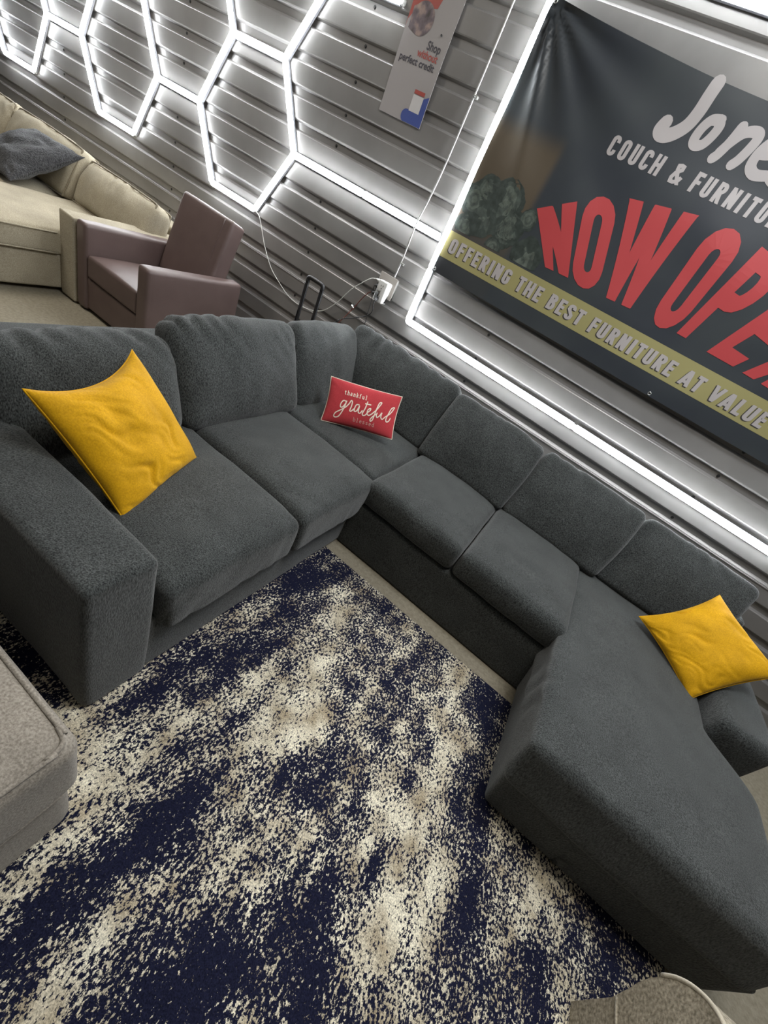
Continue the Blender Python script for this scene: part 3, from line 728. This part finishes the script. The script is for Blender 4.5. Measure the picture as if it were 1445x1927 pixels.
def build_banner():
    root = thing('banner', 'dark vinyl store banner reading NOW OPEN hung inside the light frame', 'banner', (0.05, WY - .03, 1.47))
    nx, nz = 150, 80
    bm = bmesh.new(); g = []
    for j in range(nz + 1):
        row = []
        for i in range(nx + 1):
            x = BX0 + (BX1 - BX0) * i / nx; z = b_bot(x) + (b_top(x) - b_bot(x)) * j / nz
            row.append(bm.verts.new((x, b_y(x, z), z)))
        g.append(row)
    for j in range(nz):
        for i in range(nx): bm.faces.new((g[j][i], g[j][i + 1], g[j + 1][i + 1], g[j + 1][i]))
    o = at(root, obj('vinyl_sheet', bm, M['banner']))
    # printed yellow stripe
    def P(x, z, d): return Vector((x, b_y(x, z) - d, z))
    bm = bmesh.new(); prev = None
    for i in range(121):
        x = BX0 + 0.002 + (BX1 - BX0 - 0.004) * i / 120
        cur = [bm.verts.new(P(x, (1.574 + .010 * (x - BX0)) + 0.166 * k / 6, 0.0010)) for k in range(7)]
        if prev:
            for k in range(6): bm.faces.new((prev[k], cur[k], cur[k + 1], prev[k + 1]))
        prev = cur
    at(root, obj('yellow_stripe', bm, M['stripe']))
    def line(text, x0, x1, zb, h, slope, mat, d, sh=None, t=0.2, gap=.11, space=.3):
        wid = lambda q: sum(space if c == ' ' else CW.get(c, 0.45) + gap for c in q)
        k = (x1 - x0) / (wid(text) - gap); pos = 0
        for word in text.split(' '):
            wx0 = x0 + pos * k; wx1 = wx0 + (wid(word) - gap) * k; pos += wid(word) + space
            b0 = bmesh.new(); caps_line(b0, word, wx0, wx1, lambda x, q: P(x, zb + slope * (x - x0) + q * h, d), t, gap, space)
            l = at(root, obj('lettering', b0, mat, smooth=False)); l['label'] = 'pale printed word ' + word
            if sh:
                b0 = bmesh.new(); caps_line(b0, word, wx0, wx1, lambda x, q: P(x - .005, zb - .006 + slope * (x - x0) + q * h, d - .0006), t, gap, space)
                c = obj('drop_shadow', b0, M['ink_shadow'], smooth=False); c.parent = l; c.matrix_parent_inverse = Matrix.Translation(root.location).inverted() @ Matrix.Translation(root.location)
    line('OFFERING THE BEST FURNITURE AT VALUE', -1.405, 0.905, 1.616, 0.091, 0.0035, M['ink_grey'], 0.0024, True, 0.19, .155, .36)
    line('COUCH & FURNITURE', -0.766, 0.285, 2.408, 0.089, 0.0, M['ink_grey'], 0.0014, None, 0.19, .19, .42)
    # NOW OPEN: fanned under an arched top
    Q = [('N', (-.965, 2.055), (-.760, 2.170), (-.725, 1.812), (-.555, 1.820)), ('O', (-.735, 2.222), (-.545, 2.262), (-.530, 1.797), (-.345, 1.822)),
         ('W', (-.492, 2.285), (-.136, 2.338), (-.318, 1.822), (-.085, 1.835)), ('O', (-.035, 2.345), (.165, 2.355), (.005, 1.808), (.175, 1.832)),
         ('P', (.235, 2.335), (.435, 2.300), (.187, 1.838), (.350, 1.835)), ('E', (.520, 2.262), (.740, 2.190), (.388, 1.828), (.555, 1.826)), ('N', (.815, 2.175), (1.060, 2.060), (.615, 1.822), (.805, 1.815))]
    b0 = bmesh.new()
    for c, TL, TR, BL, BR in Q:
        TL, TR, BL, BR = Vector(TL), Vector(TR), Vector(BL), Vector(BR)
        w = 0.78 if c == 'W' else 0.50; t = 0.17 if c == 'W' else 0.185
        def fn(a, b_):
            q = BL.lerp(BR, a / w).lerp(TL.lerp(TR, a / w), b_); return P(q.x, q.y, 0.0014)
        for pl, cl in caps_glyph(c, w, t): ribbon(b0, pl, t, fn, cl, (0, 1), 0.06)
    at(root, obj('lettering', b0, M['ink_red'], smooth=False))['label'] = 'red words NOW OPEN in arched capitals'
    # brush script name
    ST = [([(-.445, 2.803), (-.446, 2.758), (-.445, 2.690), (-.456, 2.635), (-.485, 2.595), (-.52, 2.570), (-.552, 2.566), (-.570, 2.582), (-.563, 2.612)], .064),
          ([(-.325, 2.690), (-.365, 2.680), (-.385, 2.640), (-.385, 2.595), (-.365, 2.578), (-.335, 2.590), (-.318, 2.630), (-.315, 2.670), (-.335, 2.690)], .046),
          ([(-.218, 2.698), (-.224, 2.637), (-.238, 2.582), (-.250, 2.560)], .046), ([(-.238, 2.590), (-.219, 2.639), (-.189, 2.684), (-.145, 2.700), (-.122, 2.685), (-.124, 2.641), (-.136, 2.591), (-.150, 2.565)], .046),
          ([(-.060, 2.640), (-.020, 2.652), (.005, 2.680), (-.020, 2.705), (-.055, 2.690), (-.075, 2.640), (-.068, 2.588), (-.030, 2.565), (.020, 2.575)], .046),
          ([(.130, 2.690), (.095, 2.705), (.070, 2.675), (.100, 2.640), (.110, 2.600), (.080, 2.568), (.040, 2.580)], .046)]
    b0 = bmesh.new()
    for pts, w in ST:
        q = [(p.x, p.y) for p in catmull([Vector((x, z, 0)) for x, z in pts], 6)]
        ribbon(b0, q, w, lambda x, z: P(x, z, .0014))
        for e in (q[0], q[-1]): disc(b0, e, w / 2, lambda x, z: P(x, z, .0015))
    at(root, obj('lettering', b0, M['ink_grey'], smooth=False))['label'] = 'pale brush script name Jones'
    # printed pale green rosettes
    rs = random.Random(5)
    for cx, cz, R_ in ((-1.185, 2.010, .125), (-1.075, 1.895, .105), (-1.265, 1.880, .105), (-1.385, 1.950, .085), (-1.370, 1.795, .075), (-1.120, 1.765, .060), (-.875, 1.810, .100), (-.98, 1.985, .06), (-1.32, 2.03, .08)):
        lev = 0.0010; bmx = bmesh.new(); mid = {}
        for ring, (rr, n, mi) in enumerate(((1.0, 11, 0), (.80, 10, 1), (.60, 9, 2), (.42, 7, 1), (.25, 5, 2))):
            for k in range(n):
                an = 2 * PI * (k + rs.random() * .5) / n; pr = R_ * rr * .48 * rs.uniform(.8, 1.1)
                px, pz = cx + math.cos(an) * R_ * rr * .58, cz + math.sin(an) * R_ * rr * .58
                vs = []
                for s in range(12):
                    a2 = 2 * PI * s / 12; q = pr * (1 + .18 * rs.random())
                    ux, uz = px + q * math.cos(a2), pz + q * math.sin(a2)
                    ux = max(BX0 + .004, ux); uz = max(1.758, uz)
                    vs.append(bmx.verts.new(P(ux, uz, lev)))
                bmx.faces.new(vs).material_index = mi; lev += 0.000012
        fl = at(root, obj('printed_flower', bmx, M['ros1'], smooth=False)); fl.data.materials.append(M['ros2']); fl.data.materials.append(M['ros3'])
    # metal eyelets
    for x, z in ((BX0 + .016, 2.862), (BX0 + .016, 1.487), (0.30, 1.497), (BX1 - .02, 2.86), (BX1 - .02, 1.50)):
        bm = bmesh.new(); y = b_y(x, z) - .002
        tube(bm, [(x + .008 * math.cos(a * PI / 8), y, z + .008 * math.sin(a * PI / 8)) for a in range(16)], .0032, 6, True)
        at(root, obj('eyelet', bm, M['grey_metal']))
build_banner()

# ------------------------------------------------------------------ poster
def build_poster():
    X0, X1, Z0, Z1 = -2.347, -1.987, 2.146, 2.86
    root = thing('poster', 'white poster reading Shop without perfect credit on the steel wall', 'poster', (-2.167, WY - .01, Z0))
    def Y(x, z): return WY - 0.010 - 0.012 * max(0, (x - X0) / (X1 - X0)) ** 2 * math.sin(max(0, min(1, (z - Z0) / .65)) * PI)
    def P(x, z, d=0.0): return Vector((x, Y(x, z) - d, z))
    bm = bmesh.new(); nx, nz = 12, 20
    F = [[bm.verts.new(P(X0 + (X1 - X0) * i / nx, Z0 + (Z1 - Z0) * j / nz)) for i in range(nx + 1)] for j in range(nz + 1)]
    B = [[bm.verts.new(P(X0 + (X1 - X0) * i / nx, Z0 + (Z1 - Z0) * j / nz, -0.004)) for i in range(nx + 1)] for j in range(nz + 1)]
    for j in range(nz):
        for i in range(nx):
            bm.faces.new((F[j][i], F[j][i + 1], F[j + 1][i + 1], F[j + 1][i])); bm.faces.new((B[j][i], B[j + 1][i], B[j + 1][i + 1], B[j][i + 1]))
    for i in range(nx): bm.faces.new((F[0][i], F[0][i + 1], B[0][i + 1], B[0][i])); bm.faces.new((F[nz][i], F[nz][i + 1], B[nz][i + 1], B[nz][i]))
    for j in range(nz): bm.faces.new((F[j][0], F[j + 1][0], B[j + 1][0], B[j][0])); bm.faces.new((F[j][nx], F[j + 1][nx], B[j + 1][nx], B[j][nx]))
    at(root, obj('card', bm, M['poster'], smooth=False))
    def poly(name, pts, d, mat):
        b = bmesh.new(); b.faces.new([b.verts.new(P(x, z, d)) for x, z in pts])
        return at(root, obj(name, b, mat, smooth=False))
    poly('printed_red_shape', [(X0 + .001, 2.55), (X0 + .004, 2.60), (-2.30, 2.66), (-2.155, 2.682), (-2.12, 2.78), (-2.2, 2.85), (X0 + .001, 2.858)], .0008, M['poster_red'])
    poly('printed_picture', [(-2.322, 2.565)] + [(-2.237 + .085 * math.cos(a), 2.622 + .078 * math.sin(a)) for a in [math.radians(q) for q in range(-100, 150, 15)]] + [(-2.325, 2.66)], .0014, M['photo'])
    bl = [(X1 - .001, Z0 + .001), (X1 - .001, 2.306)] + [(-2.035, 2.285), (-2.06, 2.22), (-2.12, 2.213)] + [(-2.13 + .034 * math.cos(math.radians(a)), 2.178 + .034 * math.sin(math.radians(a))) for a in range(95, 270, 18)] + [(-2.125, Z0 + .001)]
    b = bmesh.new(); vs = [b.verts.new(P(x, z, .0009)) for x, z in bl]; f = b.faces.new(vs); bmesh.ops.triangulate(b, faces=[f])
    at(root, obj('printed_blue_shape', b, M['poster_blue'], smooth=False))
    poly('printed_white_square', [(-2.115, 2.208), (-2.029, 2.208), (-2.029, 2.292), (-2.115, 2.292)], .0016, M['poster_white'])
    poly('printed_red_tag', [(-2.115, 2.297), (-2.029, 2.297), (-2.029, 2.317), (-2.115, 2.317)], .0016, M['poster_red'])
    for txt, zb, hh, mt_ in (('Shop', 2.505, .058, 'poster_ink'), ('without', 2.462, .052, 'poster_red'), ('perfect credit', 2.418, .050, 'poster_ink')):
        cu = bpy.data.curves.new('t', 'FONT'); cu.body = txt; cu.size = hh; cu.offset = 0.0012; cu.align_x = 'RIGHT'; cu.resolution_u = 3
        to = bpy.data.objects.new('t', cu); COL.objects.link(to); bpy.context.view_layer.update()
        me = bpy.data.meshes.new_from_object(to.evaluated_get(bpy.context.evaluated_depsgraph_get())); COL.objects.unlink(to); bpy.data.objects.remove(to)
        xs = [v.co.x for v in me.vertices]; wd = max(xs) - min(xs); want = {'Shop': .108, 'without': .165, 'perfect credit': .288}[txt]; k = want / wd
        for v in me.vertices: v.co = P(-2.029 + (v.co.x - max(xs)) * k, zb + v.co.y, .0016)
        l = at(root, link('lettering', me, M[mt_], None, False)); l['label'] = ('red word ' if mt_ == 'poster_red' else 'dark words ') + txt
    bm = bmesh.new(); cyl(bm, P(-2.063, 2.585, -.004), P(-2.063, 2.585, .005), .006, 10); at(root, obj('pin', bm, M['dark_screw']))
build_poster()

# ------------------------------------------------------------------ conduit, outlet and cords
def build_outlet():
    root = thing('electrical_conduit', 'thin armoured conduit running down the steel wall to the outlet', 'conduit', (-1.70, WY, 1.29))
    bm = bmesh.new()
    pts = catmull([(-1.690, WY - .014, 4.19), (-1.690, WY - .014, 3.2), (-1.688, WY - .016, 2.75), (-1.690, WY - .015, 2.40), (-1.694, WY - .016, 2.05), (-1.700, WY - .034, 1.83), (-1.708, WY - .056, 1.669), (-1.716, WY - .034, 1.52), (-1.724, WY - .020, 1.40), (-1.727, WY - .022, 1.296)], 40)
    tube(bm, pts, lambda t: 0.0062 + 0.0012 * math.sin(t * 281 * PI), 8)
    at(root, obj('armoured_sleeve', bm, M['grey_metal']))
    for z, x in ((2.40, -1.690), (1.40, -1.724)):
        at(root, obj('strap', bevel_box(x - .004, x + .028, WY - .024, WY, z - .008, z + .008, .002), M['grey_metal']))
    bx = thing('outlet_box', 'square metal outlet box on the wall at the end of the conduit', 'outlet', (-1.765, WY, 1.13))
    at(bx, obj('back_box', bevel_box(-1.835, -1.685, WY - .035, WY + .002, 1.140, 1.288, .004), M['grey_metal']))
    at(bx, obj('cover_plate', bevel_box(-1.842, -1.678, WY - .042, WY - .035, 1.132, 1.294, .003), M['plate']))
    y1, y0 = WY - .042, WY - .118
    ad = thing('outlet_adapter', 'white multi-socket adapter plugged into the metal outlet box', 'adapter', (-1.742, y1, 1.09))
    at(ad, obj('body', bevel_box(-1.790, -1.703, y0, y1, 1.092, 1.246, .008, 3), M['white_plastic']))
    for x, z, ax in ((-1.746, 1.205, 'f'), (-1.746, 1.130, 'f'), (-1.7905, 1.205, 's'), (-1.7905, 1.130, 's')):
        bm = bmesh.new()
        if ax == 'f':
            for dx, h in ((-.009, .011), (.009, .013)): box(bm, x + dx - .0022, x + dx + .0022, y0 - .0006, y0 + .001, z - h / 2 + .005, z + h / 2 + .005)
            cyl(bm, (x, y0 - .0006, z - .013), (x, y0 + .001, z - .013), .0038, 8)
        else:
            yc = (y0 + y1) / 2
            for dy, h in ((-.009, .011), (.009, .013)): box(bm, x - .0006, x + .001, yc + dy - .0022, yc + dy + .0022, z - h / 2 + .005, z + h / 2 + .005)
            cyl(bm, (x - .0006, yc, z - .013), (x + .001, yc, z - .013), .0038, 8)
        at(ad, obj('socket', bm, M['black_plastic'], smooth=False))
    def cord(name, label, plug, dirv, pts, mat, r, plugmat, ps=(.011, .02, .011)):
        c = thing(name, label, 'cord', plug, 'cords plugged into the white adapter')
        p = Vector(plug); d = Vector(dirv)
        bm = bmesh.new(); tube(bm, [p, p + d * .030, p + d * .038, p + d * .050], lambda t: (.0125, .0125, .008, .005)[min(3, int(t * 3 + .5))], 10)
        at(c, obj('plug', bm, plugmat))
        bm = bmesh.new(); tube(bm, catmull([p + d * .048] + pts, 8), r, 8); at(c, obj('cable', bm, mat))
        return c
    yc = (y0 + y1) / 2
    cord('power_cord', 'red-brown cord with a black plug in the side of the white adapter', (-1.7925, yc, 1.132), (-1, 0, -.1),
         [(-1.865, yc, 1.105), (-1.905, yc + .005, 1.040), (-1.945, yc + .01, .955), (-1.985, yc, .865), (-2.03, yc - .02, .74), (-2.06, yc, .5), (-2.07, yc, .02)], M['red_cable'], .0042, M['black_plastic'])
    cord('power_cord', 'black cord with its plug in the front of the white adapter', (-1.746, y0 - .002, 1.118), (0.3, -1, -.35),
         [(-1.728, y0 - .055, 1.075), (-1.718, y0 - .05, 1.030), (-1.745, y0 - .03, .985), (-1.805, y0 - .01, .940), (-1.90, y0, .88), (-2.02, y0, .80), (-2.12, y0 - .02, .6), (-2.14, y0 - .02, .02)], M['black_plastic'], .0036, M['black_plastic'])
    cord('power_cord', 'thin dark cord hanging straight down from the side of the white adapter', (-1.7925, yc + .010, 1.190), (-1, 0, -.2),
         [(-1.838, yc + .012, 1.14), (-1.818, yc + .015, 1.06), (-1.80, yc, .97), (-1.79, yc, .90), (-1.79, yc, .80), (-1.85, yc - .005, .72), (-2.02, yc, .5), (-2.05, yc - .05, .02)], M['black_plastic'], .0026, M['black_plastic'])
    c = cord('light_cord', 'thin white cord drooping from the honeycomb light to the adapter', (-1.7925, yc + .012, 1.222), (-1, 0, .1),
         [(-1.885, yc, 1.208), (-1.95, yc, 1.145), (-2.045, yc + .02, 1.045), (-2.15, WY - .04, .888), (-2.281, WY - .02, .762), (-2.454, WY - .015, .702), (-2.657, WY - .012, .701), (-2.842, WY - .012, .771), (-2.965, WY - .012, .841), (-3.087, WY - .012, .969), (-3.157, WY - .012, 1.071), (-3.216, WY - .014, 1.148), (-3.262, WY - .018, 1.165)], M['white_cable'], .0032, M['white_plastic'])
    kn = thing('wall_fitting', 'small chrome fitting on the steel wall below the outlet', 'fitting', (-1.975, WY, .955))
    bm = bmesh.new(); tube(bm, [(-1.975, WY + .0, .962), (-1.975, WY - .05, .955), (-1.975, WY - .05, .955)], .008, 10); at(kn, obj('stem', bm, M['dark_screw']))
    bm = bmesh.new(); tube(bm, [(-1.985, WY - .045, .962), (-1.972, WY - .06, .950), (-1.955, WY - .075, .937)], .0125, 12); at(kn, obj('cap', bm, M['chrome']))
build_outlet()

# ------------------------------------------------------------------ suitcase behind the sofa
def build_case():
    x, y = -2.19, 2.82
    root = thing('suitcase', 'dark suitcase with raised black pull handle behind the sofa corner', 'suitcase', (x, y, 0))
    at(root, obj('shell', bevel_box(x - .16, x + .16, y - .11, y + .11, .04, .56, .035, 4), M['suitcase']))
    for dx in (-1, 1):
        bm = bmesh.new(); cyl(bm, (x + dx * .12, y - .05, .025), (x + dx * .12, y + .05, .025), .024, 14); at(root, obj('wheel', bm, M['black_plastic']))
    hy = y + .02
    for dx in (-.0775, .0775): at(root, obj('handle_post', bevel_box(x + .110 + dx - .015 - .10, x + .110 + dx + .015 - .10, hy - .009, hy + .009, .55, 1.00, .004), M['black_plastic']))
    xc = x + .010
    bm = bmesh.new()
    tube(bm, catmull([(xc - .0775, hy, .985), (xc - .076, hy, 1.008), (xc - .06, hy, 1.019), (xc, hy, 1.021), (xc + .06, hy, 1.019), (xc + .076, hy, 1.008), (xc + .0775, hy, .985)], 5), .0165, 10)
    at(root, obj('handle_grip', bm, M['black_plastic']))
build_case()

# ------------------------------------------------------------------ beige sofa by the wall
def cord_loop(root, pts, r, mat, name='piping', n=3, closed=False):
    bm = bmesh.new(); tube(bm, catmull(pts, n, closed), r, 6, closed); return at(root, obj(name, bm, mat))
def build_beige():
    root = thing('sectional_sofa', 'beige linen sectional sofa with piped cushions along the steel wall', 'sofa', (-5.2, 2.4, 0))
    b = M['beige']
    slab(root, 'base', -4.96, -3.965, 1.16, 3.0, 0.035, 0.30, 0.02, 31, b)
    slab(root, 'base', -7.3, -4.96, 2.05, 3.0, 0.035, 0.30, 0.02, 32, b)
    slab(root, 'back_frame', -7.3, -3.79, 2.93, 3.12, 0.01, 0.70, 0.04, 33, b)
    slab(root, 'armrest', -3.962, -3.778, 1.972, 2.98, 0.012, 0.640, 0.015, 34, b, 0.003, seg=0.04)
    # chaise seat with piped edges
    s = seat(root, -4.93, -3.945, 1.13, 2.75, 0.30, 0.475, 0.03, 35, b, None, 0.035, 0.006, fold=0)
    for z in (.462, .315):
        cord_loop(s, [(-4.91, 1.128, z), (-4.4, 1.124, z), (-3.97, 1.128, z), (-3.942, 1.15, z), (-3.938, 1.5, z), (-3.940, 1.95, z)], .006, b)
    seat(root, -5.93, -4.95, 2.0, 2.75, 0.30, 0.475, 0.03, 36, b, None, 0.03, 0.006, fold=0)
    seat(root, -6.93, -5.95, 2.0, 2.75, 0.30, 0.475, 0.03, 37, b, None, 0.03, 0.006, fold=0)
    t = math.radians
    for k, (xa, xb, h, sd, yy) in enumerate(((-4.84, -3.86, .42, 41, 2.50), (-5.92, -4.86, .47, 42, 2.44), (-6.98, -5.94, .47, 43, 2.44))):
        c = back_cushion(root, (xa, yy, .50), (xb, yy, .50), (0, 1, 0), h, t(22), .23, sd, b, .07, 0.0, .014, .018)
        X = Vector((1, 0, 0)); Z = Vector((0, math.sin(t(22)), math.cos(t(22)))); Y = Z.cross(X)
        if Y.y < 0: Y = -Y
        cc = Vector(((xa + xb) / 2, yy, .50)) + Z * h / 2 + Y * .115
        w = xb - xa; hx, hz = w / 2 - .02, h / 2 - .012
        for fy in (-.092, .092):
            pts = [cc + X * (hx * u) + Z * (hz * v) + Y * fy * (1 - .25 * max(0, v) ** 2) for u, v in ((-.9, -1), (0, -1), (.9, -1), (1, -.85), (1.03, 0), (1, .85), (.93, 1), (.5, 1.03), (0, 1.05), (-.5, 1.03), (-.93, 1), (-1, .85), (-1.03, 0), (-1, -.85))]
            cord_loop(c, pts, .0075, M['beige_pipe'], 'piping', 4, True)
    for x, y in ((-4.88, 1.24), (-4.04, 1.24), (-7.2, 2.2), (-3.87, 2.9)):
        bm = bmesh.new(); cyl(bm, (x, y, 0), (x, y, .05), .025, 10); at(root, obj('foot', bm, M['black_plastic']))
build_beige()
def fur_pillow():
    root, mt, F = throw_pillow('throw_pillow', 'shaggy charcoal pillow lying on the beige sofa seat', [(-5.72, 2.52, .80), (-5.05, 2.56, .83), (-4.60, 2.13, .56), (-5.25, 2.06, .56)], 0.10, M['fur'], 13, 0.10, 0.03, 0.03, 40)
fur_pillow()

# ------------------------------------------------------------------ brown leather armchair
def build_armchair():
    root = thing('armchair', 'brown leather armchair with square arms beside the beige sofa', 'armchair', (-3.33, 2.4, 0))
    L = M['leather']
    slab(root, 'base', -3.66, -2.99, 2.005, 2.86, 0.03, 0.27, 0.012, 51, L, 0.002)
    slab(root, 'armrest', -3.765, -3.645, 1.985, 2.86, 0.012, 0.652, 0.028, 52, L, 0.003, seg=0.04)
    slab(root, 'armrest', -3.025, -2.905, 1.985, 2.84, 0.012, 0.652, 0.028, 53, L, 0.003, seg=0.04)
    seat(root, -3.640, -3.030, 1.995, 2.66, 0.275, 0.445, 0.022, 54, L, None, 0.02, 0.004, fold=0)
    def bk(p, hx, hy, hz): p.y -= 0.02 * (1 - (p.x / hx) ** 2) * (1 - (p.z / hz) ** 2) * (1 if p.y < 0 else 0); return p
    bm = soft_box((0.615, 0.15, 0.66), 0.028, 0.04, 3, bk, 0.003, 3, 55)
    a = math.radians(15); Z = Vector((0, math.sin(a), math.cos(a))); Y = Vector((0, math.cos(a), -math.sin(a)))
    ctr = Vector((-3.335, 2.64, .425)) + Z * .33
    xform(bm, basis(ctr, Vector((1, 0, 0)), Y, Z)); bkx = at(root, obj('backrest', bm, L))
    pts = [ctr + Vector((.225, 0, 0)) + Z * q - Y * (.077 + .012 * (1 - (q / .33) ** 2) * (1 - (.225 / .3) ** 2) * 1.4) for q in (-.28, -.1, .1, .305)]
    cord_loop(bkx, pts, .0035, L, 'seam')
    for x in (-3.70, -2.96):
        for y in (2.03, 2.80):
            bm = bmesh.new(); cyl(bm, (x, y, 0), (x, y, .03), .02, 10); at(root, obj('foot', bm, M['black_plastic']))
build_armchair()

# ------------------------------------------------------------------ ottoman, bottom left
def build_ottoman():
    root = thing('ottoman', 'oatmeal tweed ottoman with piped top at the left of the rug', 'ottoman', (-.86, -.25, RZ))
    m = M['oatmeal']
    slab(root, 'base', -1.34, -.404, -.72, .186, RZ + .004, .27, .04, 61, m, .003)
    def f(p, hx, hy, hz):
        u, v = p.x / hx, p.y / hy
        if p.z > 0: p.z += 0.03 * (1 - u ** 4) * (1 - v ** 4)
        return p
    bm = soft_box((.96, .93, .25), .035, .03, 4, f, .003, 4, 62)
    xform(bm, Matrix.Translation((-.868, -.262, .395))); top = at(root, obj('cushion', bm, m))
    x0, x1, y0, y1, z = -1.335, -.402, -.712, .188, .522
    c = .05
    cord_loop(top, [(x0 + c, y1, z), (x1 - c * 2, y1, z), (x1 - c, y1 - .002, z), (x1 - .012, y1 - .012, z), (x1 - .002, y1 - c, z), (x1, y1 - c * 2, z), (x1, y0 + c, z), (x1 - c, y0, z), (x0 + c, y0, z), (x0, y0 + c, z), (x0, y1 - c, z)], .006, m, 'piping', 5, True)
    z = .27; y1 = .190; x1 = -.398
    cord_loop(top, [(x0 + c, y1, z), (x1 - c * 2, y1, z), (x1 - c, y1 - .002, z), (x1 - .012, y1 - .012, z), (x1 - .002, y1 - c, z), (x1, y1 - c * 2, z), (x1, y0 + c, z), (x1 - c, y0, z), (x0 + c, y0, z), (x0, y0 + c, z), (x0, y1 - c, z)], .005, m, 'piping', 5, True)
build_ottoman()

# ------------------------------------------------------------------ tan rolled-arm chair, bottom right
def build_tan():
    root = thing('armchair', 'tan upholstered chair with a rolled arm facing the rug', 'armchair', (1.6, .4, 0))
    m = M['tan']
    def arm(yc, name):
        # section of the arm in y, z: straight post under a scroll
        s = 1 if yc > .4 else -1
        prof = [(-.13, .012), (.105, .012), (.108, .10), (.110, .19), (.118, .22), (.128, .26), (.141, .30), (.149, .345), (.150, .39), (.141, .44), (.121, .49), (.092, .532), (.055, .562), (.01, .577), (-.04, .574), (-.09, .547), (-.13, .49), (-.15, .42), (-.135, .34)]
        bm = bmesh.new(); rings = []
        xs = [1.165, 1.172, 1.19, 1.35, 1.6, 1.9, 2.02]
        for i, x in enumerate(xs):
            k = (.965, .988, 1, 1, 1, 1, 1)[i]
            rings.append([bm.verts.new((x, yc + s * (q * k), .30 + (z - .30) * k if z > .05 else z)) for q, z in prof])
        n = len(prof)
        for i in range(len(xs) - 1):
            for k in range(n): bm.faces.new((rings[i][k], rings[i][(k + 1) % n], rings[i + 1][(k + 1) % n], rings[i + 1][k]))
        bm.faces.new(rings[0]); bm.faces.new(list(reversed(rings[-1])))
        o = at(root, obj('armrest', bm, m, smooth=True, wn=True))
        pp = [(1.166, yc + s * q * .985, .30 + (z - .30) * .985) for q, z in prof[8:]]
        cord_loop(o, pp, .006, M['tan_pipe'], 'piping', 3)
        bm = bmesh.new(); tube(bm, [(1.1635, yc + s * q, .215) for q in (-.125, 0, .106)], .004, 6); c = at(o, obj('seam', bm, m))
    arm(.705, 'armrest'); arm(-.135, 'armrest')
    slab(root, 'base', 1.22, 2.02, -.02, .60, 0.012, .27, .03, 71, m)
    seat(root, 1.19, 1.86, 0.0, .575, .275, .45, .04, 72, m, None, .03, .005, fold=0)
    slab(root, 'backrest', 1.84, 2.06, -.05, .62, .25, .98, .07, 73, m)
build_tan()
